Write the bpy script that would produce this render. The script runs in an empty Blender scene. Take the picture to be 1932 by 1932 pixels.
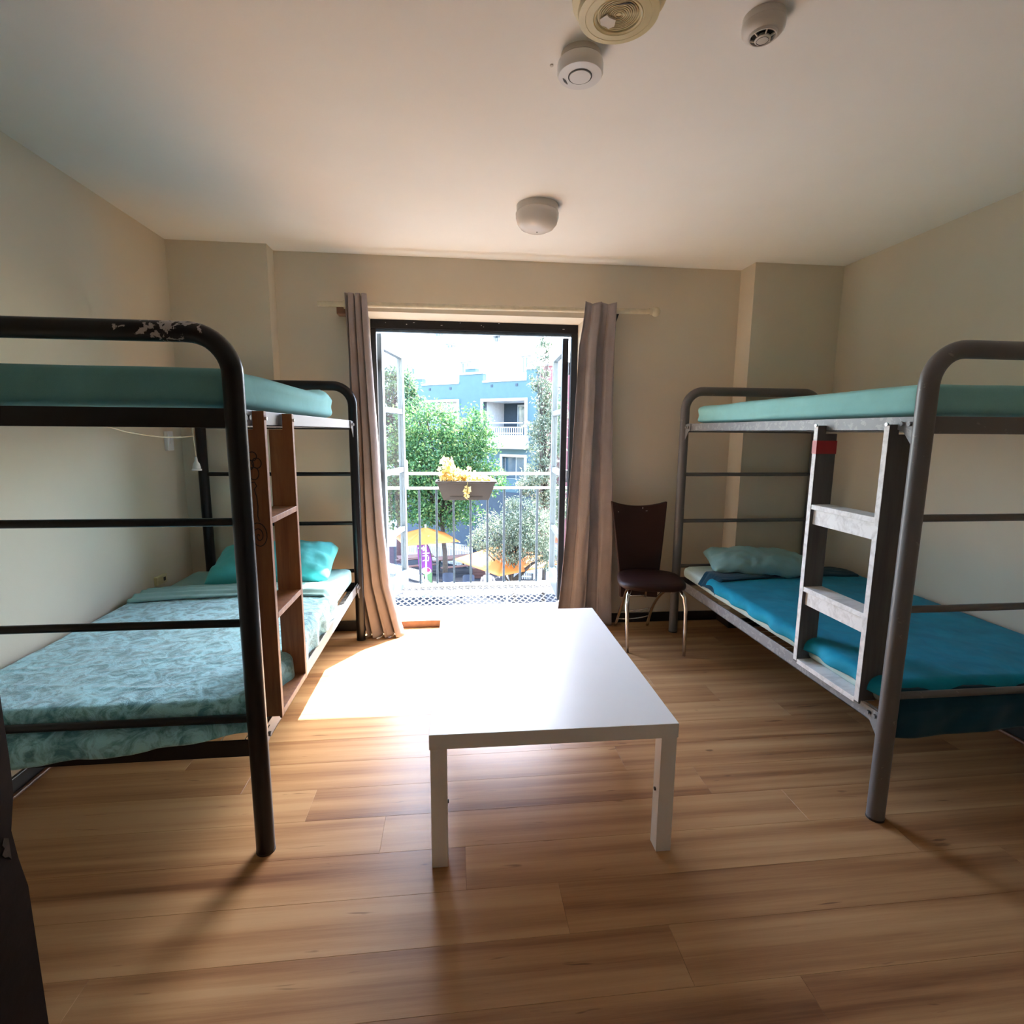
import bpy, bmesh, math, random
import numpy as np
from mathutils import Vector, Matrix, Euler, noise

random.seed(7); RNG = np.random.default_rng(7)
SC = bpy.context.scene
COL = SC.collection
R_ = math.radians

# ------------------------------------------------------------------ camera
F_PX, CAM_Z, PITCH, YAW, ROLL = 993.0, 1.3508, 0.1515, 0.1075, -0.0081
def cam_axes():
    fwd = Vector((math.sin(YAW)*math.cos(PITCH), math.cos(YAW)*math.cos(PITCH), -math.sin(PITCH)))
    right = Vector((math.cos(YAW), -math.sin(YAW), 0)); down = fwd.cross(right)
    c, s = math.cos(ROLL), math.sin(ROLL)
    return c*right + s*down, -s*right + c*down, fwd
CR, CD, CF = cam_axes()
cam = bpy.data.cameras.new('camera'); camo = bpy.data.objects.new('camera', cam); COL.objects.link(camo)
cam.sensor_width = 36; cam.sensor_fit = 'HORIZONTAL'; cam.lens = 36*F_PX/1932
cam.clip_start = 0.02; cam.clip_end = 500
mw = Matrix.Identity(4)
for i, v in enumerate((CR, -CD, -CF)):
    for j in range(3): mw[j][i] = v[j]
mw.translation = (0, 0, CAM_Z)
camo.matrix_world = mw
SC.camera = camo
def ray(x, y): return CR*((x-966)/F_PX) + CD*((y-966)/F_PX) + CF
def at(x, y, ax, v):
    r = ray(x, y); i = 'xyz'.index(ax); c = Vector((0, 0, CAM_Z)); return c + r*((v-c[i])/r[i])

# ------------------------------------------------------------------ light
SUN_DIR = Vector((-0.53, -1.0, -1.44))
world = bpy.data.worlds.new('sky'); SC.world = world; world.use_nodes = True
wn = world.node_tree; wn.nodes.clear()
wo = wn.nodes.new('ShaderNodeOutputWorld'); wb = wn.nodes.new('ShaderNodeBackground'); ws = wn.nodes.new('ShaderNodeTexSky')
ws.sky_type = 'NISHITA'; ws.sun_disc = False; ws.sun_elevation = R_(52); ws.sun_rotation = math.atan2(0.53, 1.0)
ws.air_density = 1.0; ws.dust_density = 2.0; ws.ozone_density = 1.0
wb.inputs['Strength'].default_value = 1.9
wn.links.new(ws.outputs[0], wb.inputs[0]); wn.links.new(wb.outputs[0], wo.inputs[0])
sun = bpy.data.lights.new('sun', 'SUN'); sun.energy = 30; sun.angle = R_(0.6); sun.color = (1.0, 0.97, 0.91)
suno = bpy.data.objects.new('sun', sun); COL.objects.link(suno)
suno.rotation_euler = SUN_DIR.to_track_quat('-Z', 'Y').to_euler(); suno.location = (6, 12, 16)
vs = SC.view_settings
vs.view_transform = 'Standard'; vs.look = 'None'; vs.gamma = 1.0; vs.use_curve_mapping = False
vs.exposure = 1.05
cy = SC.cycles
cy.use_denoising = True; cy.max_bounces = 14; cy.diffuse_bounces = 8; cy.glossy_bounces = 4
cy.transmission_bounces = 8; cy.transparent_max_bounces = 24; cy.sample_clamp_indirect = 8.0
cy.caustics_reflective = False; cy.caustics_refractive = False

# ------------------------------------------------------------------ helpers
def worldm(o):
    if o.parent is None: return o.matrix_basis.copy()
    return worldm(o.parent) @ o.matrix_parent_inverse @ o.matrix_basis
def tag(o, label=None, cat=None, group=None, kind=None):
    if label: o['label'] = label
    if cat: o['category'] = cat
    if group: o['group'] = group
    if kind: o['kind'] = kind
    return o
def thing(name, label, cat, loc, group=None, rz=0.0):
    o = bpy.data.objects.new(name, None); COL.objects.link(o); o.location = loc; o.rotation_euler = (0, 0, rz)
    o.empty_display_size = 0.1
    return tag(o, label, cat, group)
def place(o, parent):
    COL.objects.link(o)
    if parent is not None:
        o.parent = parent; o.matrix_parent_inverse = worldm(parent).inverted()
class MB:
    def __init__(s): s.v = []; s.f = []; s.xf = None
    def add(s, vs, fs):
        n = len(s.v); s.v.extend([tuple(p) for p in vs]); s.f.extend([tuple(i+n for i in f) for f in fs]); return s
    def box(s, x0, x1, y0, y1, z0, z1):
        return s.add([(x0,y0,z0),(x1,y0,z0),(x1,y1,z0),(x0,y1,z0),(x0,y0,z1),(x1,y0,z1),(x1,y1,z1),(x0,y1,z1)],
                     [(0,3,2,1),(4,5,6,7),(0,1,5,4),(1,2,6,5),(2,3,7,6),(3,0,4,7)])
    def beam(s, a, b, w, h, up=(0,0,1)):
        a, b = Vector(a), Vector(b); d = (b-a).normalized(); u = Vector(up)
        x = d.cross(u)
        if x.length < 1e-5: x = d.cross(Vector((1,0,0)))
        x.normalize(); z = x.cross(d).normalized(); p = []
        for q in (a, b):
            for i, j in ((-1,-1),(1,-1),(1,1),(-1,1)): p.append(q + x*(i*w/2) + z*(j*h/2))
        return s.add(p, [(3,2,1,0),(4,5,6,7),(0,1,5,4),(1,2,6,5),(2,3,7,6),(3,0,4,7)])
    def tube(s, pts, r, n=12, caps=True):
        pts = [Vector(p) for p in pts]; rr = r if isinstance(r, (list, tuple)) else [r]*len(pts)
        t0 = (pts[1]-pts[0]).normalized(); up = Vector((0,0,1)) if abs(t0.z) < .9 else Vector((1,0,0))
        x = t0.cross(up).normalized(); vs = []; m = len(pts)
        for i, p in enumerate(pts):
            if i == 0: t = pts[1]-pts[0]
            elif i == m-1: t = pts[-1]-pts[-2]
            else: t = (pts[i+1]-pts[i]).normalized() + (pts[i]-pts[i-1]).normalized()
            t.normalize(); x = (x - t*x.dot(t)).normalized(); y = t.cross(x)
            for k in range(n):
                a = 2*math.pi*k/n; vs.append(p + (x*math.cos(a) + y*math.sin(a))*rr[i])
        fs = [(i*n+k, i*n+(k+1)%n, (i+1)*n+(k+1)%n, (i+1)*n+k) for i in range(m-1) for k in range(n)]
        if caps: fs.append(tuple(range(n-1, -1, -1))); fs.append(tuple((m-1)*n+k for k in range(n)))
        return s.add(vs, fs)
    def cyl(s, a, b, r, n=16): return s.tube([a, b], r, n)
    def lathe(s, prof, c, n=32, ring=False):
        vs = []; c = Vector(c)
        for (r, z) in prof:
            for k in range(n):
                a = 2*math.pi*k/n; vs.append(c + Vector((r*math.cos(a), r*math.sin(a), z)))
        m = len(prof); fs = [(i*n+k, i*n+(k+1)%n, (i+1)*n+(k+1)%n, (i+1)*n+k) for i in range(m-1) for k in range(n)]
        if ring: fs += [((m-1)*n+k, (m-1)*n+(k+1)%n, (k+1)%n, k) for k in range(n)]
        else: fs.append(tuple(range(n-1, -1, -1))); fs.append(tuple((m-1)*n+k for k in range(n)))
        return s.add(vs, fs)
    def prism(s, poly, f0, f1):
        """poly: 2D points; f0/f1 map (a,b)->3D for the two faces"""
        n = len(poly); vs = [f0(*p) for p in poly] + [f1(*p) for p in poly]
        fs = [tuple(range(n-1, -1, -1)), tuple(range(n, 2*n))] + [(i, (i+1)%n, n+(i+1)%n, n+i) for i in range(n)]
        return s.add(vs, fs)
    def grid(s, fn, nu, nv):
        vs = [fn(i/nu, j/nv) for j in range(nv+1) for i in range(nu+1)]; w = nu+1
        return s.add(vs, [(j*w+i, j*w+i+1, (j+1)*w+i+1, (j+1)*w+i) for j in range(nv) for i in range(nu)])
    def build(s, name, mat, parent=None, smooth=False, bevel=0, solid=0, label=None, weld=False, subsurf=0, auto=None):
        vs = [s.xf @ Vector(p) for p in s.v] if s.xf is not None else [Vector(p) for p in s.v]
        a = np.array([tuple(p) for p in vs]); lo, hi = a.min(0), a.max(0)
        c = Vector(((lo[0]+hi[0])/2, (lo[1]+hi[1])/2, lo[2]))
        me = bpy.data.meshes.new(name); me.from_pydata([tuple(p-c) for p in vs], [], s.f); me.update()
        bm = bmesh.new(); bm.from_mesh(me)
        if weld: bmesh.ops.remove_doubles(bm, verts=bm.verts, dist=1e-5)
        bmesh.ops.recalc_face_normals(bm, faces=bm.faces); bm.to_mesh(me); bm.free()
        if mat: me.materials.append(mat)
        o = bpy.data.objects.new(name, me); o.location = c; place(o, parent)
        if smooth:
            for p in me.polygons: p.use_smooth = True
        if solid:
            m = o.modifiers.new('thick', 'SOLIDIFY'); m.thickness = solid; m.offset = 0
        if bevel:
            m = o.modifiers.new('bevel', 'BEVEL'); m.width = bevel; m.segments = 2; m.limit_method = 'ANGLE'; m.angle_limit = R_(50)
        if subsurf:
            m = o.modifiers.new('sub', 'SUBSURF'); m.levels = subsurf; m.render_levels = subsurf
        if auto is not None:
            for e in me.edges: pass
            me.set_sharp_from_angle(angle=R_(auto))
        if label: o['label'] = label
        return o
def struct(o): o['kind'] = 'structure'; return o
def rounded_path(pts, r, n=8):
    """polyline with its inner corners rounded"""
    pts = [Vector(p) for p in pts]; out = [pts[0]]
    for i in range(1, len(pts)-1):
        a, b, c = pts[i-1], pts[i], pts[i+1]; u, v = (a-b).normalized(), (c-b).normalized()
        ang = u.angle(v); t = r/math.tan(ang/2); ctr = b + (u+v).normalized()*(r/math.sin(ang/2))
        p0, p1 = b+u*t, b+v*t; e0, e1 = p0-ctr, p1-ctr; tot = e0.angle(e1); ax = e0.cross(e1).normalized()
        for k in range(n+1): out.append(ctr + Matrix.Rotation(tot*k/n, 3, ax) @ e0)
    out.append(pts[-1]); return out

# ------------------------------------------------------------------ materials
MATS = {}
class NT:
    def __init__(s, name):
        s.m = bpy.data.materials.new(name); s.m.use_nodes = True; s.n = s.m.node_tree.nodes; s.l = s.m.node_tree.links
        s.b = s.n['Principled BSDF']; MATS[name] = s.m
    def add(s, t, **kw):
        x = s.n.new(t)
        for k, v in kw.items():
            if k in x.inputs: x.inputs[k].default_value = v
            else: setattr(x, k, v)
        return x
    def link(s, a, b): s.l.new(a, b)
    def noise(s, scale, detail=4, rough=.55, vec=None, dist=0.0):
        x = s.add('ShaderNodeTexNoise'); x.inputs['Scale'].default_value = scale; x.inputs['Detail'].default_value = detail
        x.inputs['Roughness'].default_value = rough; x.inputs['Distortion'].default_value = dist
        if vec is not None: s.link(vec, x.inputs['Vector'])
        return x
    def ramp(s, fac, stops):
        x = s.add('ShaderNodeValToRGB'); e = x.color_ramp.elements
        while len(e) < len(stops): e.new(0.5)
        for k, (p, c) in enumerate(stops): e[k].position = p; e[k].color = (*c, 1) if len(c) == 3 else c
        s.link(fac, x.inputs[0]); return x
    def bump(s, h, strength, dist=.01):
        x = s.add('ShaderNodeBump'); x.inputs['Strength'].default_value = strength; x.inputs['Distance'].default_value = dist
        s.link(h, x.inputs['Height']); s.link(x.outputs[0], s.b.inputs['Normal']); return x
    def pos(s, scale=(1,1,1)):
        g = s.add('ShaderNodeNewGeometry'); mp = s.add('ShaderNodeMapping'); mp.inputs['Scale'].default_value = scale
        s.link(g.outputs['Position'], mp.inputs['Vector']); return mp.outputs[0]
    def obj(s, scale=(1,1,1)):
        g = s.add('ShaderNodeTexCoord'); mp = s.add('ShaderNodeMapping'); mp.inputs['Scale'].default_value = scale
        s.link(g.outputs['Object'], mp.inputs['Vector']); return mp.outputs[0]
def mat(name, col, rough=.5, metal=0.0, var=.12, nscale=6, bump=0.0, bscale=60, bdist=.004, spec=.5, sheen=0, coat=0, trans=0, subs=0):
    t = NT(name); b = t.b
    b.inputs['Roughness'].default_value = rough; b.inputs['Metallic'].default_value = metal
    b.inputs['Specular IOR Level'].default_value = spec; b.inputs['Sheen Weight'].default_value = sheen
    b.inputs['Coat Weight'].default_value = coat
    n = t.noise(nscale, vec=t.pos())
    lo = tuple(max(0, c*(1-var)) for c in col); hi = tuple(min(1, c*(1+var)) for c in col)
    r = t.ramp(n.outputs['Fac'], [(.3, lo), (.7, hi)]); t.link(r.outputs[0], b.inputs['Base Color'])
    if bump: t.bump(t.noise(bscale, vec=t.pos()).outputs['Fac'], bump, bdist)
    return t.m
def cloth(name, col, var=.1, weave=900, sheen=.3, wrinkle=0, wscale=9, rough=.85, dark=None, patch=0, transl=0):
    t = NT(name); b = t.b; b.inputs['Roughness'].default_value = rough; b.inputs['Sheen Weight'].default_value = sheen
    b.inputs['Sheen Roughness'].default_value = .4; b.inputs['Specular IOR Level'].default_value = .15
    n = t.noise(15 if patch else 7, 6, .65, t.pos(), 1.6 if patch else .6)
    lo = dark or tuple(c*(1-var) for c in col); hi = tuple(min(1, c*(1+var)) for c in col)
    r = t.ramp(n.outputs['Fac'], [(.38 if patch else .3, lo), (.58 if patch else .7, hi)]); t.link(r.outputs[0], b.inputs['Base Color'])
    w1 = t.noise(weave, 2, .5, t.pos()); hgt = w1.outputs['Fac']
    if wrinkle:
        w2 = t.noise(wscale, 5, .6, t.pos(), 1.2); m = t.add('ShaderNodeMath', operation='MULTIPLY_ADD')
        m.inputs[1].default_value = wrinkle; t.link(w2.outputs['Fac'], m.inputs[0]); t.link(w1.outputs['Fac'], m.inputs[2]); hgt = m.outputs[0]
    t.bump(hgt, .35, .003)
    if transl:
        tr = t.add('ShaderNodeBsdfTranslucent'); t.link(r.outputs[0], tr.inputs[0]); mx = t.add('ShaderNodeMixShader'); mx.inputs[0].default_value = transl
        t.link(b.outputs[0], mx.inputs[1]); t.link(tr.outputs[0], mx.inputs[2]); t.link(mx.outputs[0], t.n['Material Output'].inputs[0])
    return t.m
def floor_mat():
    t = NT('laminate_oak'); b = t.b; oi = t.add('ShaderNodeObjectInfo')
    off = t.add('ShaderNodeVectorMath', operation='SCALE'); off.inputs[0].default_value = (37, 91, 13); t.link(oi.outputs['Random'], off.inputs['Scale'])
    g = t.add('ShaderNodeNewGeometry'); ad = t.add('ShaderNodeVectorMath', operation='ADD'); t.link(g.outputs['Position'], ad.inputs[0]); t.link(off.outputs[0], ad.inputs[1])
    def mp(sc):
        m = t.add('ShaderNodeMapping'); m.inputs['Scale'].default_value = sc; t.link(ad.outputs[0], m.inputs['Vector']); return m.outputs[0]
    band = t.noise(1.0, 2, .5, mp((.55, 17, 1)), .2); fine = t.noise(1.0, 6, .7, mp((3.5, 120, 1)), .3); knot = t.noise(1.0, 2, .5, mp((6, 45, 1)), .4)
    m1 = t.add('ShaderNodeMath', operation='MULTIPLY_ADD'); m1.inputs[1].default_value = .35; t.link(fine.outputs['Fac'], m1.inputs[0]); t.link(band.outputs['Fac'], m1.inputs[2])
    m2 = t.add('ShaderNodeMath', operation='MULTIPLY_ADD'); m2.inputs[1].default_value = .17; t.link(oi.outputs['Random'], m2.inputs[0]); t.link(m1.outputs[0], m2.inputs[2])
    r = t.ramp(m2.outputs[0], [(.46, (.185, .080, .033)), (.62, (.315, .155, .066)), (.78, (.42, .235, .106)), (.95, (.50, .305, .148))])
    kr = t.ramp(knot.outputs['Fac'], [(.23, (.30, .22, .18)), (.30, (1, 1, 1))])
    mx = t.add('ShaderNodeMixRGB', blend_type='MULTIPLY'); mx.inputs[0].default_value = .75; t.link(r.outputs[0], mx.inputs[1]); t.link(kr.outputs[0], mx.inputs[2])
    t.link(mx.outputs[0], b.inputs['Base Color'])
    rr = t.add('ShaderNodeMapRange'); rr.inputs['To Min'].default_value = .30; rr.inputs['To Max'].default_value = .46; t.link(fine.outputs['Fac'], rr.inputs[0]); t.link(rr.outputs[0], b.inputs['Roughness'])
    b.inputs['Specular IOR Level'].default_value = .42
    t.bump(fine.outputs['Fac'], .10, .002); return t.m
def bed_paint(name, col, chipcol, thresh, rough, spec=.5, bend=False):
    t = NT(name); b = t.b; p = t.pos(); n = t.noise(38, 5, .6, p, .4)
    fac = n.outputs['Fac']
    if bend:   # worn patch on the top bend of the near end
        g = t.add('ShaderNodeNewGeometry'); d = t.add('ShaderNodeVectorMath', operation='DISTANCE'); d.inputs[1].default_value = (-.77, 1.59, 1.66)
        t.link(g.outputs['Position'], d.inputs[0]); mr = t.add('ShaderNodeMapRange'); mr.inputs['From Min'].default_value = 0.02; mr.inputs['From Max'].default_value = .17
        mr.inputs['To Min'].default_value = .30; mr.inputs['To Max'].default_value = 0
        t.link(d.outputs['Value'], mr.inputs[0]); a = t.add('ShaderNodeMath', operation='ADD'); t.link(fac, a.inputs[0]); t.link(mr.outputs[0], a.inputs[1]); fac = a.outputs[0]
    r = t.ramp(fac, [(thresh, col), (thresh+.012, chipcol)]); t.link(r.outputs[0], b.inputs['Base Color'])
    b.inputs['Roughness'].default_value = rough; b.inputs['Specular IOR Level'].default_value = spec
    t.bump(n.outputs['Fac'], .06, .002); return t.m
def wood(name, col, dark, scale=(30, 30, 2.2), rough=.5, thr=(.35, .68)):
    t = NT(name); n = t.noise(1, 6, .65, t.obj(scale), .5); r = t.ramp(n.outputs['Fac'], [(thr[0], dark), (thr[1], col)])
    t.link(r.outputs[0], t.b.inputs['Base Color']); t.b.inputs['Roughness'].default_value = rough; t.bump(n.outputs['Fac'], .15, .003); return t.m
def glass(name, tint=(.93, .97, 1.0), ior=1.45):
    t = NT(name); t.n.remove(t.b); tr = t.add('ShaderNodeBsdfTransparent'); tr.inputs[0].default_value = (*tint, 1)
    gl = t.add('ShaderNodeBsdfGlossy'); gl.inputs['Roughness'].default_value = .02; lw_ = t.add('ShaderNodeLayerWeight')
    pw = t.add('ShaderNodeMath', operation='POWER'); pw.inputs[1].default_value = 4.0; t.link(lw_.outputs['Facing'], pw.inputs[0])
    fr = t.add('ShaderNodeMapRange'); fr.inputs['To Min'].default_value = .04; fr.inputs['To Max'].default_value = .45; t.link(pw.outputs[0], fr.inputs[0])
    mx = t.add('ShaderNodeMixShader'); t.link(fr.outputs[0], mx.inputs[0]); t.link(tr.outputs[0], mx.inputs[1]); t.link(gl.outputs[0], mx.inputs[2])
    t.link(mx.outputs[0], t.n['Material Output'].inputs[0]); return t.m
def leaf_mat(name, c0, c1, c2, transl=.45):
    t = NT(name); g = t.add('ShaderNodeNewGeometry'); r = t.ramp(g.outputs['Random Per Island'], [(0, c0), (.6, c1), (1, c2)])
    t.link(r.outputs[0], t.b.inputs['Base Color']); t.b.inputs['Roughness'].default_value = .5; t.b.inputs['Specular IOR Level'].default_value = .3
    tr = t.add('ShaderNodeBsdfTranslucent'); t.link(r.outputs[0], tr.inputs[0]); mx = t.add('ShaderNodeMixShader'); mx.inputs[0].default_value = transl
    t.link(t.b.outputs[0], mx.inputs[1]); t.link(tr.outputs[0], mx.inputs[2]); t.link(mx.outputs[0], t.n['Material Output'].inputs[0]); return t.m

M_wall = mat('beige_wall_paint', (.67, .60, .485), .75, var=.025, nscale=2, bump=.12, bscale=220, bdist=.002, spec=.25)
M_ceil = mat('ceiling_paint', (.88, .87, .845), .8, var=.02, nscale=2, bump=.10, bscale=160, bdist=.002, spec=.2)
M_black = mat('black_gloss_paint', (.007, .007, .009), .5, var=.3, nscale=20, bump=.2, bscale=40, spec=.25)
M_skirt = mat('black_skirting', (.012, .010, .010), .4, var=.2)
M_brown = mat('brown_timber_trim', (.20, .085, .045), .45, var=.2, nscale=15)
M_floor = floor_mat()
M_bedL = bed_paint('black_chipped_bed_paint', (.005, .005, .008), (.42, .40, .41), .735, .30, .35, True)
M_bedR = bed_paint('grey_bed_paint', (.125, .118, .12), (.20, .19, .18), .66, .42, .5)
M_bedRr = bed_paint('grey_scuffed_rail_paint', (.20, .21, .225), (.27, .28, .29), .55, .45, .5)
M_bedLr = bed_paint('dark_grey_rail_paint', (.16, .165, .18), (.30, .29, .28), .70, .42, .5)
M_steel = mat('zinc_steel', (.62, .63, .64), .3, 1.0, var=.15, nscale=40)
M_chrome = mat('chrome', (.82, .80, .79), .12, 1.0, var=.04)
M_wire = mat('bed_wire', (.55, .55, .52), .35, .9, var=.2)
M_ladL = wood('reddish_ladder_wood', (.36, .155, .062), (.21, .078, .030))
M_ladR = wood('grey_painted_ladder_wood', (.135, .13, .13), (.085, .08, .08), rough=.6)
M_rungR = wood('worn_whitewashed_rung', (.82, .82, .82), (.46, .45, .44), (6, 26, 26), .55, (.22, .55))
M_red = mat('red_tape', (.45, .02, .03), .4)
M_ink = mat('marker_ink', (.012, .006, .005), .5)
M_sheetL = cloth('teal_sheet', (.17, .44, .46), .08, sheen=.15)
M_sheetL2 = cloth('pale_teal_sheet', (.30, .52, .52), .08, sheen=.15)
M_sheetR = cloth('light_aqua_sheet', (.27, .58, .58), .06, sheen=.15)
M_sheetR2 = cloth('pale_mint_sheet', (.58, .72, .69), .05, sheen=.1)
M_blankL = cloth('crushed_teal_velvet', (.28, .60, .67), .2, weave=500, sheen=.7, wrinkle=5, wscale=30, dark=(.08, .27, .33), patch=1, rough=.6)
M_blankR = cloth('deep_blue_velvet', (.004, .27, .42), .2, weave=500, sheen=.08, wrinkle=.8, wscale=16, dark=(.003, .215, .345), rough=.65)
M_flapR = cloth('navy_back_and_shaded_end', (.006, .05, .085), .2, sheen=.2)  # turned-down underside, and the painted shade of the end at the foot
M_pilL = cloth('turquoise_pillowcase', (.085, .47, .50), .06, sheen=.15)
M_pilR = cloth('grey_aqua_pillowcase', (.24, .43, .45), .07, sheen=.15)
M_curt = cloth('mauve_grey_curtain', (.325, .285, .288), .10, weave=260, sheen=.25, transl=.04)
M_white = mat('white_laminate', (.80, .80, .79), .34, var=.01, spec=.5)
M_leath = mat('dark_brown_leatherette', (.026, .009, .007), .5, var=.15, spec=.25, bump=.25, bscale=180, bdist=.002)
M_scuff = mat('scuffed_leatherette', (.55, .50, .48), .6)
M_cream = mat('cream_painted_rod', (.60, .54, .40), .45, var=.10, nscale=25)
M_plast = mat('white_plastic', (.78, .78, .79), .35, var=.01)
M_plastg = mat('off_white_plastic', (.60, .56, .51), .35, var=.02)
M_shade = mat('opal_lamp_plastic', (.66, .62, .58), .22, var=.02)
M_yellow = mat('yellowed_plastic', (.66, .58, .35), .42, var=.05)
M_yellow2 = mat('yellowed_grille', (.50, .42, .24), .5, var=.12, nscale=40)
M_plaster = mat('torn_plaster_paper', (.72, .68, .62), .8)
M_darkp = mat('dark_vent', (.02, .018, .017), .5)
M_doorb = mat('dark_brown_door_paint', (.008, .004, .004), .55, spec=.2, var=.3, nscale=8, bump=.2, bscale=30)
M_chip = mat('bare_chipped_timber', (.055, .04, .032), .7, var=.4, nscale=60)
M_dframe = mat('blue_grey_door_paint', (.10, .135, .17), .35, var=.08)
M_glass = glass('door_glass')
M_sill = mat('pale_threshold', (.62, .61, .59), .55, var=.08)
M_rail = mat('painted_balcony_iron', (.055, .085, .12), .35, var=.25, nscale=30)
M_railt = mat('weathered_white_handrail', (.42, .43, .44), .4, var=.12)
M_grate = mat('galvanised_grate', (.085, .09, .095), .6, .0, var=.2, spec=.2)
M_planter = mat('grey_plastic_planter', (.042, .041, .043), .5, var=.1)
M_soil = mat('potting_soil', (.035, .022, .015), .95, var=.5, nscale=60, bump=.5)
M_petal = leaf_mat('yellow_blossom', (.70, .46, .12), (.74, .62, .28), (.76, .70, .50), .35)
M_stem = mat('plant_stem', (.18, .16, .05), .6)
M_bark = mat('tree_bark', (.05, .04, .033), .9, var=.3, nscale=12, bump=.6, bscale=20, bdist=.03)
M_lf1 = leaf_mat('bright_green_leaves', (.026, .080, .032), (.065, .165, .052), (.19, .28, .09), .4)
M_lf2 = leaf_mat('silvery_olive_leaves', (.045, .068, .046), (.13, .17, .105), (.36, .38, .28), .3)
M_lf3 = leaf_mat('mid_green_leaves', (.03, .075, .045), (.07, .14, .06), (.18, .22, .10), .35)
M_blue = mat('blue_grey_render', (.062, .112, .130), .85, var=.05, nscale=3)
M_navy = mat('dark_navy_render', (.030, .045, .062), .8, var=.1)
M_bwhite = mat('white_render', (.56, .57, .57), .8, var=.03)
M_btrim = mat('white_trim', (.45, .46, .47), .6, var=.02)
M_maroon = mat('maroon_render', (.20, .07, .075), .8)
M_bglass = mat('dark_window_glass', (.06, .10, .13), .08, var=.3, nscale=1.5, spec=.8)
M_pave = mat('light_concrete', (.40, .39, .37), .9, var=.08, nscale=2)
M_asph = mat('street_asphalt', (.018, .022, .028), .9, var=.2, nscale=4, spec=.1)
M_ext = mat('outer_wall_render', (.40, .38, .34), .9, var=.05)
M_deck = mat('weathered_deck_board', (.024, .026, .030), .75, var=.2, nscale=5, spec=.2)
M_orange = leaf_mat('orange_canvas', (.60, .155, .03), (.62, .19, .04), (.64, .22, .05), .25)
M_pole = mat('white_pole', (.75, .73, .70), .5)
M_flagp = mat('purple_flag', (.15, .022, .17), .7, var=.08)
M_flagg = mat('green_flag', (.11, .22, .09), .7)
M_flagw = mat('white_flag_print', (.5, .48, .5), .7)
M_flagr = mat('crimson_print', (.38, .02, .10), .7)
M_picw = wood('red_brown_slat', (.085, .032, .025), (.05, .02, .016), (3, 40, 3))
M_picg = mat('grey_green_bench_frame', (.03, .045, .043), .6)
M_picket = mat('white_picket_paint', (.50, .51, .52), .6)
M_stone = mat('grey_stone_pot', (.18, .18, .18), .85, var=.2, nscale=14, bump=.5, bscale=30, bdist=.01)
M_stone2 = mat('beige_carved_stone', (.30, .25, .21), .85, var=.25, nscale=12)
M_ltab = mat('pale_blue_table', (.22, .31, .36), .4)
M_navyf = mat('navy_seat_fabric', (.02, .03, .055), .7)

# ------------------------------------------------------------------ the room
XL, XR, H, YB, YN = -1.649, 2.513, 2.426, 3.532, -.36
YPL, YPR, XPL, XPR = 3.413, 3.357, -1.09, 1.906
YO = 3.80                       # outer face of the window wall
DX0, DX1, DZ = -.56, .86, 2.09  # door opening
fl = struct(MB().box(XL, XR, YN, YB, -.12, -.008).build('floor', M_brown))
# planks: rows run across the room, each row's joints step back by 0.2775 m
PW, PL_ = .1667, 1.49; cache = {}
k0 = math.floor((YN-1.052)/PW)
for k in range(k0, 20):
    y0, y1 = 1.052 + k*PW, 1.052 + (k+1)*PW
    if y0 > YB + .02: break
    y0c, y1c = max(y0, YN), min(y1, YB + .03)
    xj = .577 - .2775*k
    xj -= math.ceil((xj-XL)/PL_)*PL_
    x = xj
    while x < XR:
        a, b = max(x, XL), min(x+PL_, XR); x += PL_
        if b-a < .01: continue
        key = (round(b-a, 3), round(y1c-y0c, 3))
        if key not in cache:
            w, d = (b-a)/2-.0001, (y1c-y0c)/2-.0001; me = bpy.data.meshes.new('plank'); bv = .0006
            v = [(-w,-d,-.008),(w,-d,-.008),(w,d,-.008),(-w,d,-.008),(-w,-d,-bv),(w,-d,-bv),(w,d,-bv),(-w,d,-bv),
                 (-w+bv,-d+bv,0),(w-bv,-d+bv,0),(w-bv,d-bv,0),(-w+bv,d-bv,0)]
            f = [(0,3,2,1)] + [(i,(i+1)%4,4+(i+1)%4,4+i) for i in range(4)] + [(4+i,4+(i+1)%4,8+(i+1)%4,8+i) for i in range(4)] + [(8,9,10,11)]
            me.from_pydata(v, [], f); me.materials.append(M_floor); cache[key] = me
        o = bpy.data.objects.new('plank', cache[key]); o.location = ((a+b)/2, (y0c+y1c)/2, 0); place(o, fl)
struct(MB().box(XL-.15, XR+.15, YN-.15, YO, H, H+.15).build('ceiling', M_ceil))
struct(MB().box(XL-.15, XL, YN-.15, YO, -.12, H).build('wall_left', M_wall))
struct(MB().box(XR, XR+.15, YN-.15, YO, -.12, H).build('wall_right', M_wall))
EX0, EX1, EZ, YC = -.415, .435, 2.04, -2.6     # entrance doorway and the corridor behind it
struct(MB().box(XL, EX0, YN-.12, YN, -.12, H).box(EX1, XR, YN-.12, YN, -.12, H).box(EX0, EX1, YN-.12, YN, EZ, H).build('wall_near', M_wall))
struct(MB().box(-1.6, 1.6, YC-.12, YC, -.12, H).box(-1.72, -1.6, YC-.12, YN-.12, -.12, H).box(1.6, 1.72, YC-.12, YN-.12, -.12, H).build('wall_corridor', M_wall))
struct(MB().box(-1.6, 1.6, YC, YN, -.12, -.002).build('floor_corridor', M_brown)); struct(MB().box(-1.72, 1.72, YC-.12, YN-.15, H, H+.15).build('ceiling_corridor', M_ceil))
wf = MB().box(XL, DX0, YB, YO, -.12, H).box(DX1, XR, YB, YO, -.12, H).box(DX0, DX1, YB, YO, DZ, H)
struct(wf.build('wall_far', M_wall))
struct(MB().box(XL, XPL, YPL, YB, 0, H).build('wall_pier_left', M_wall))
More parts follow.
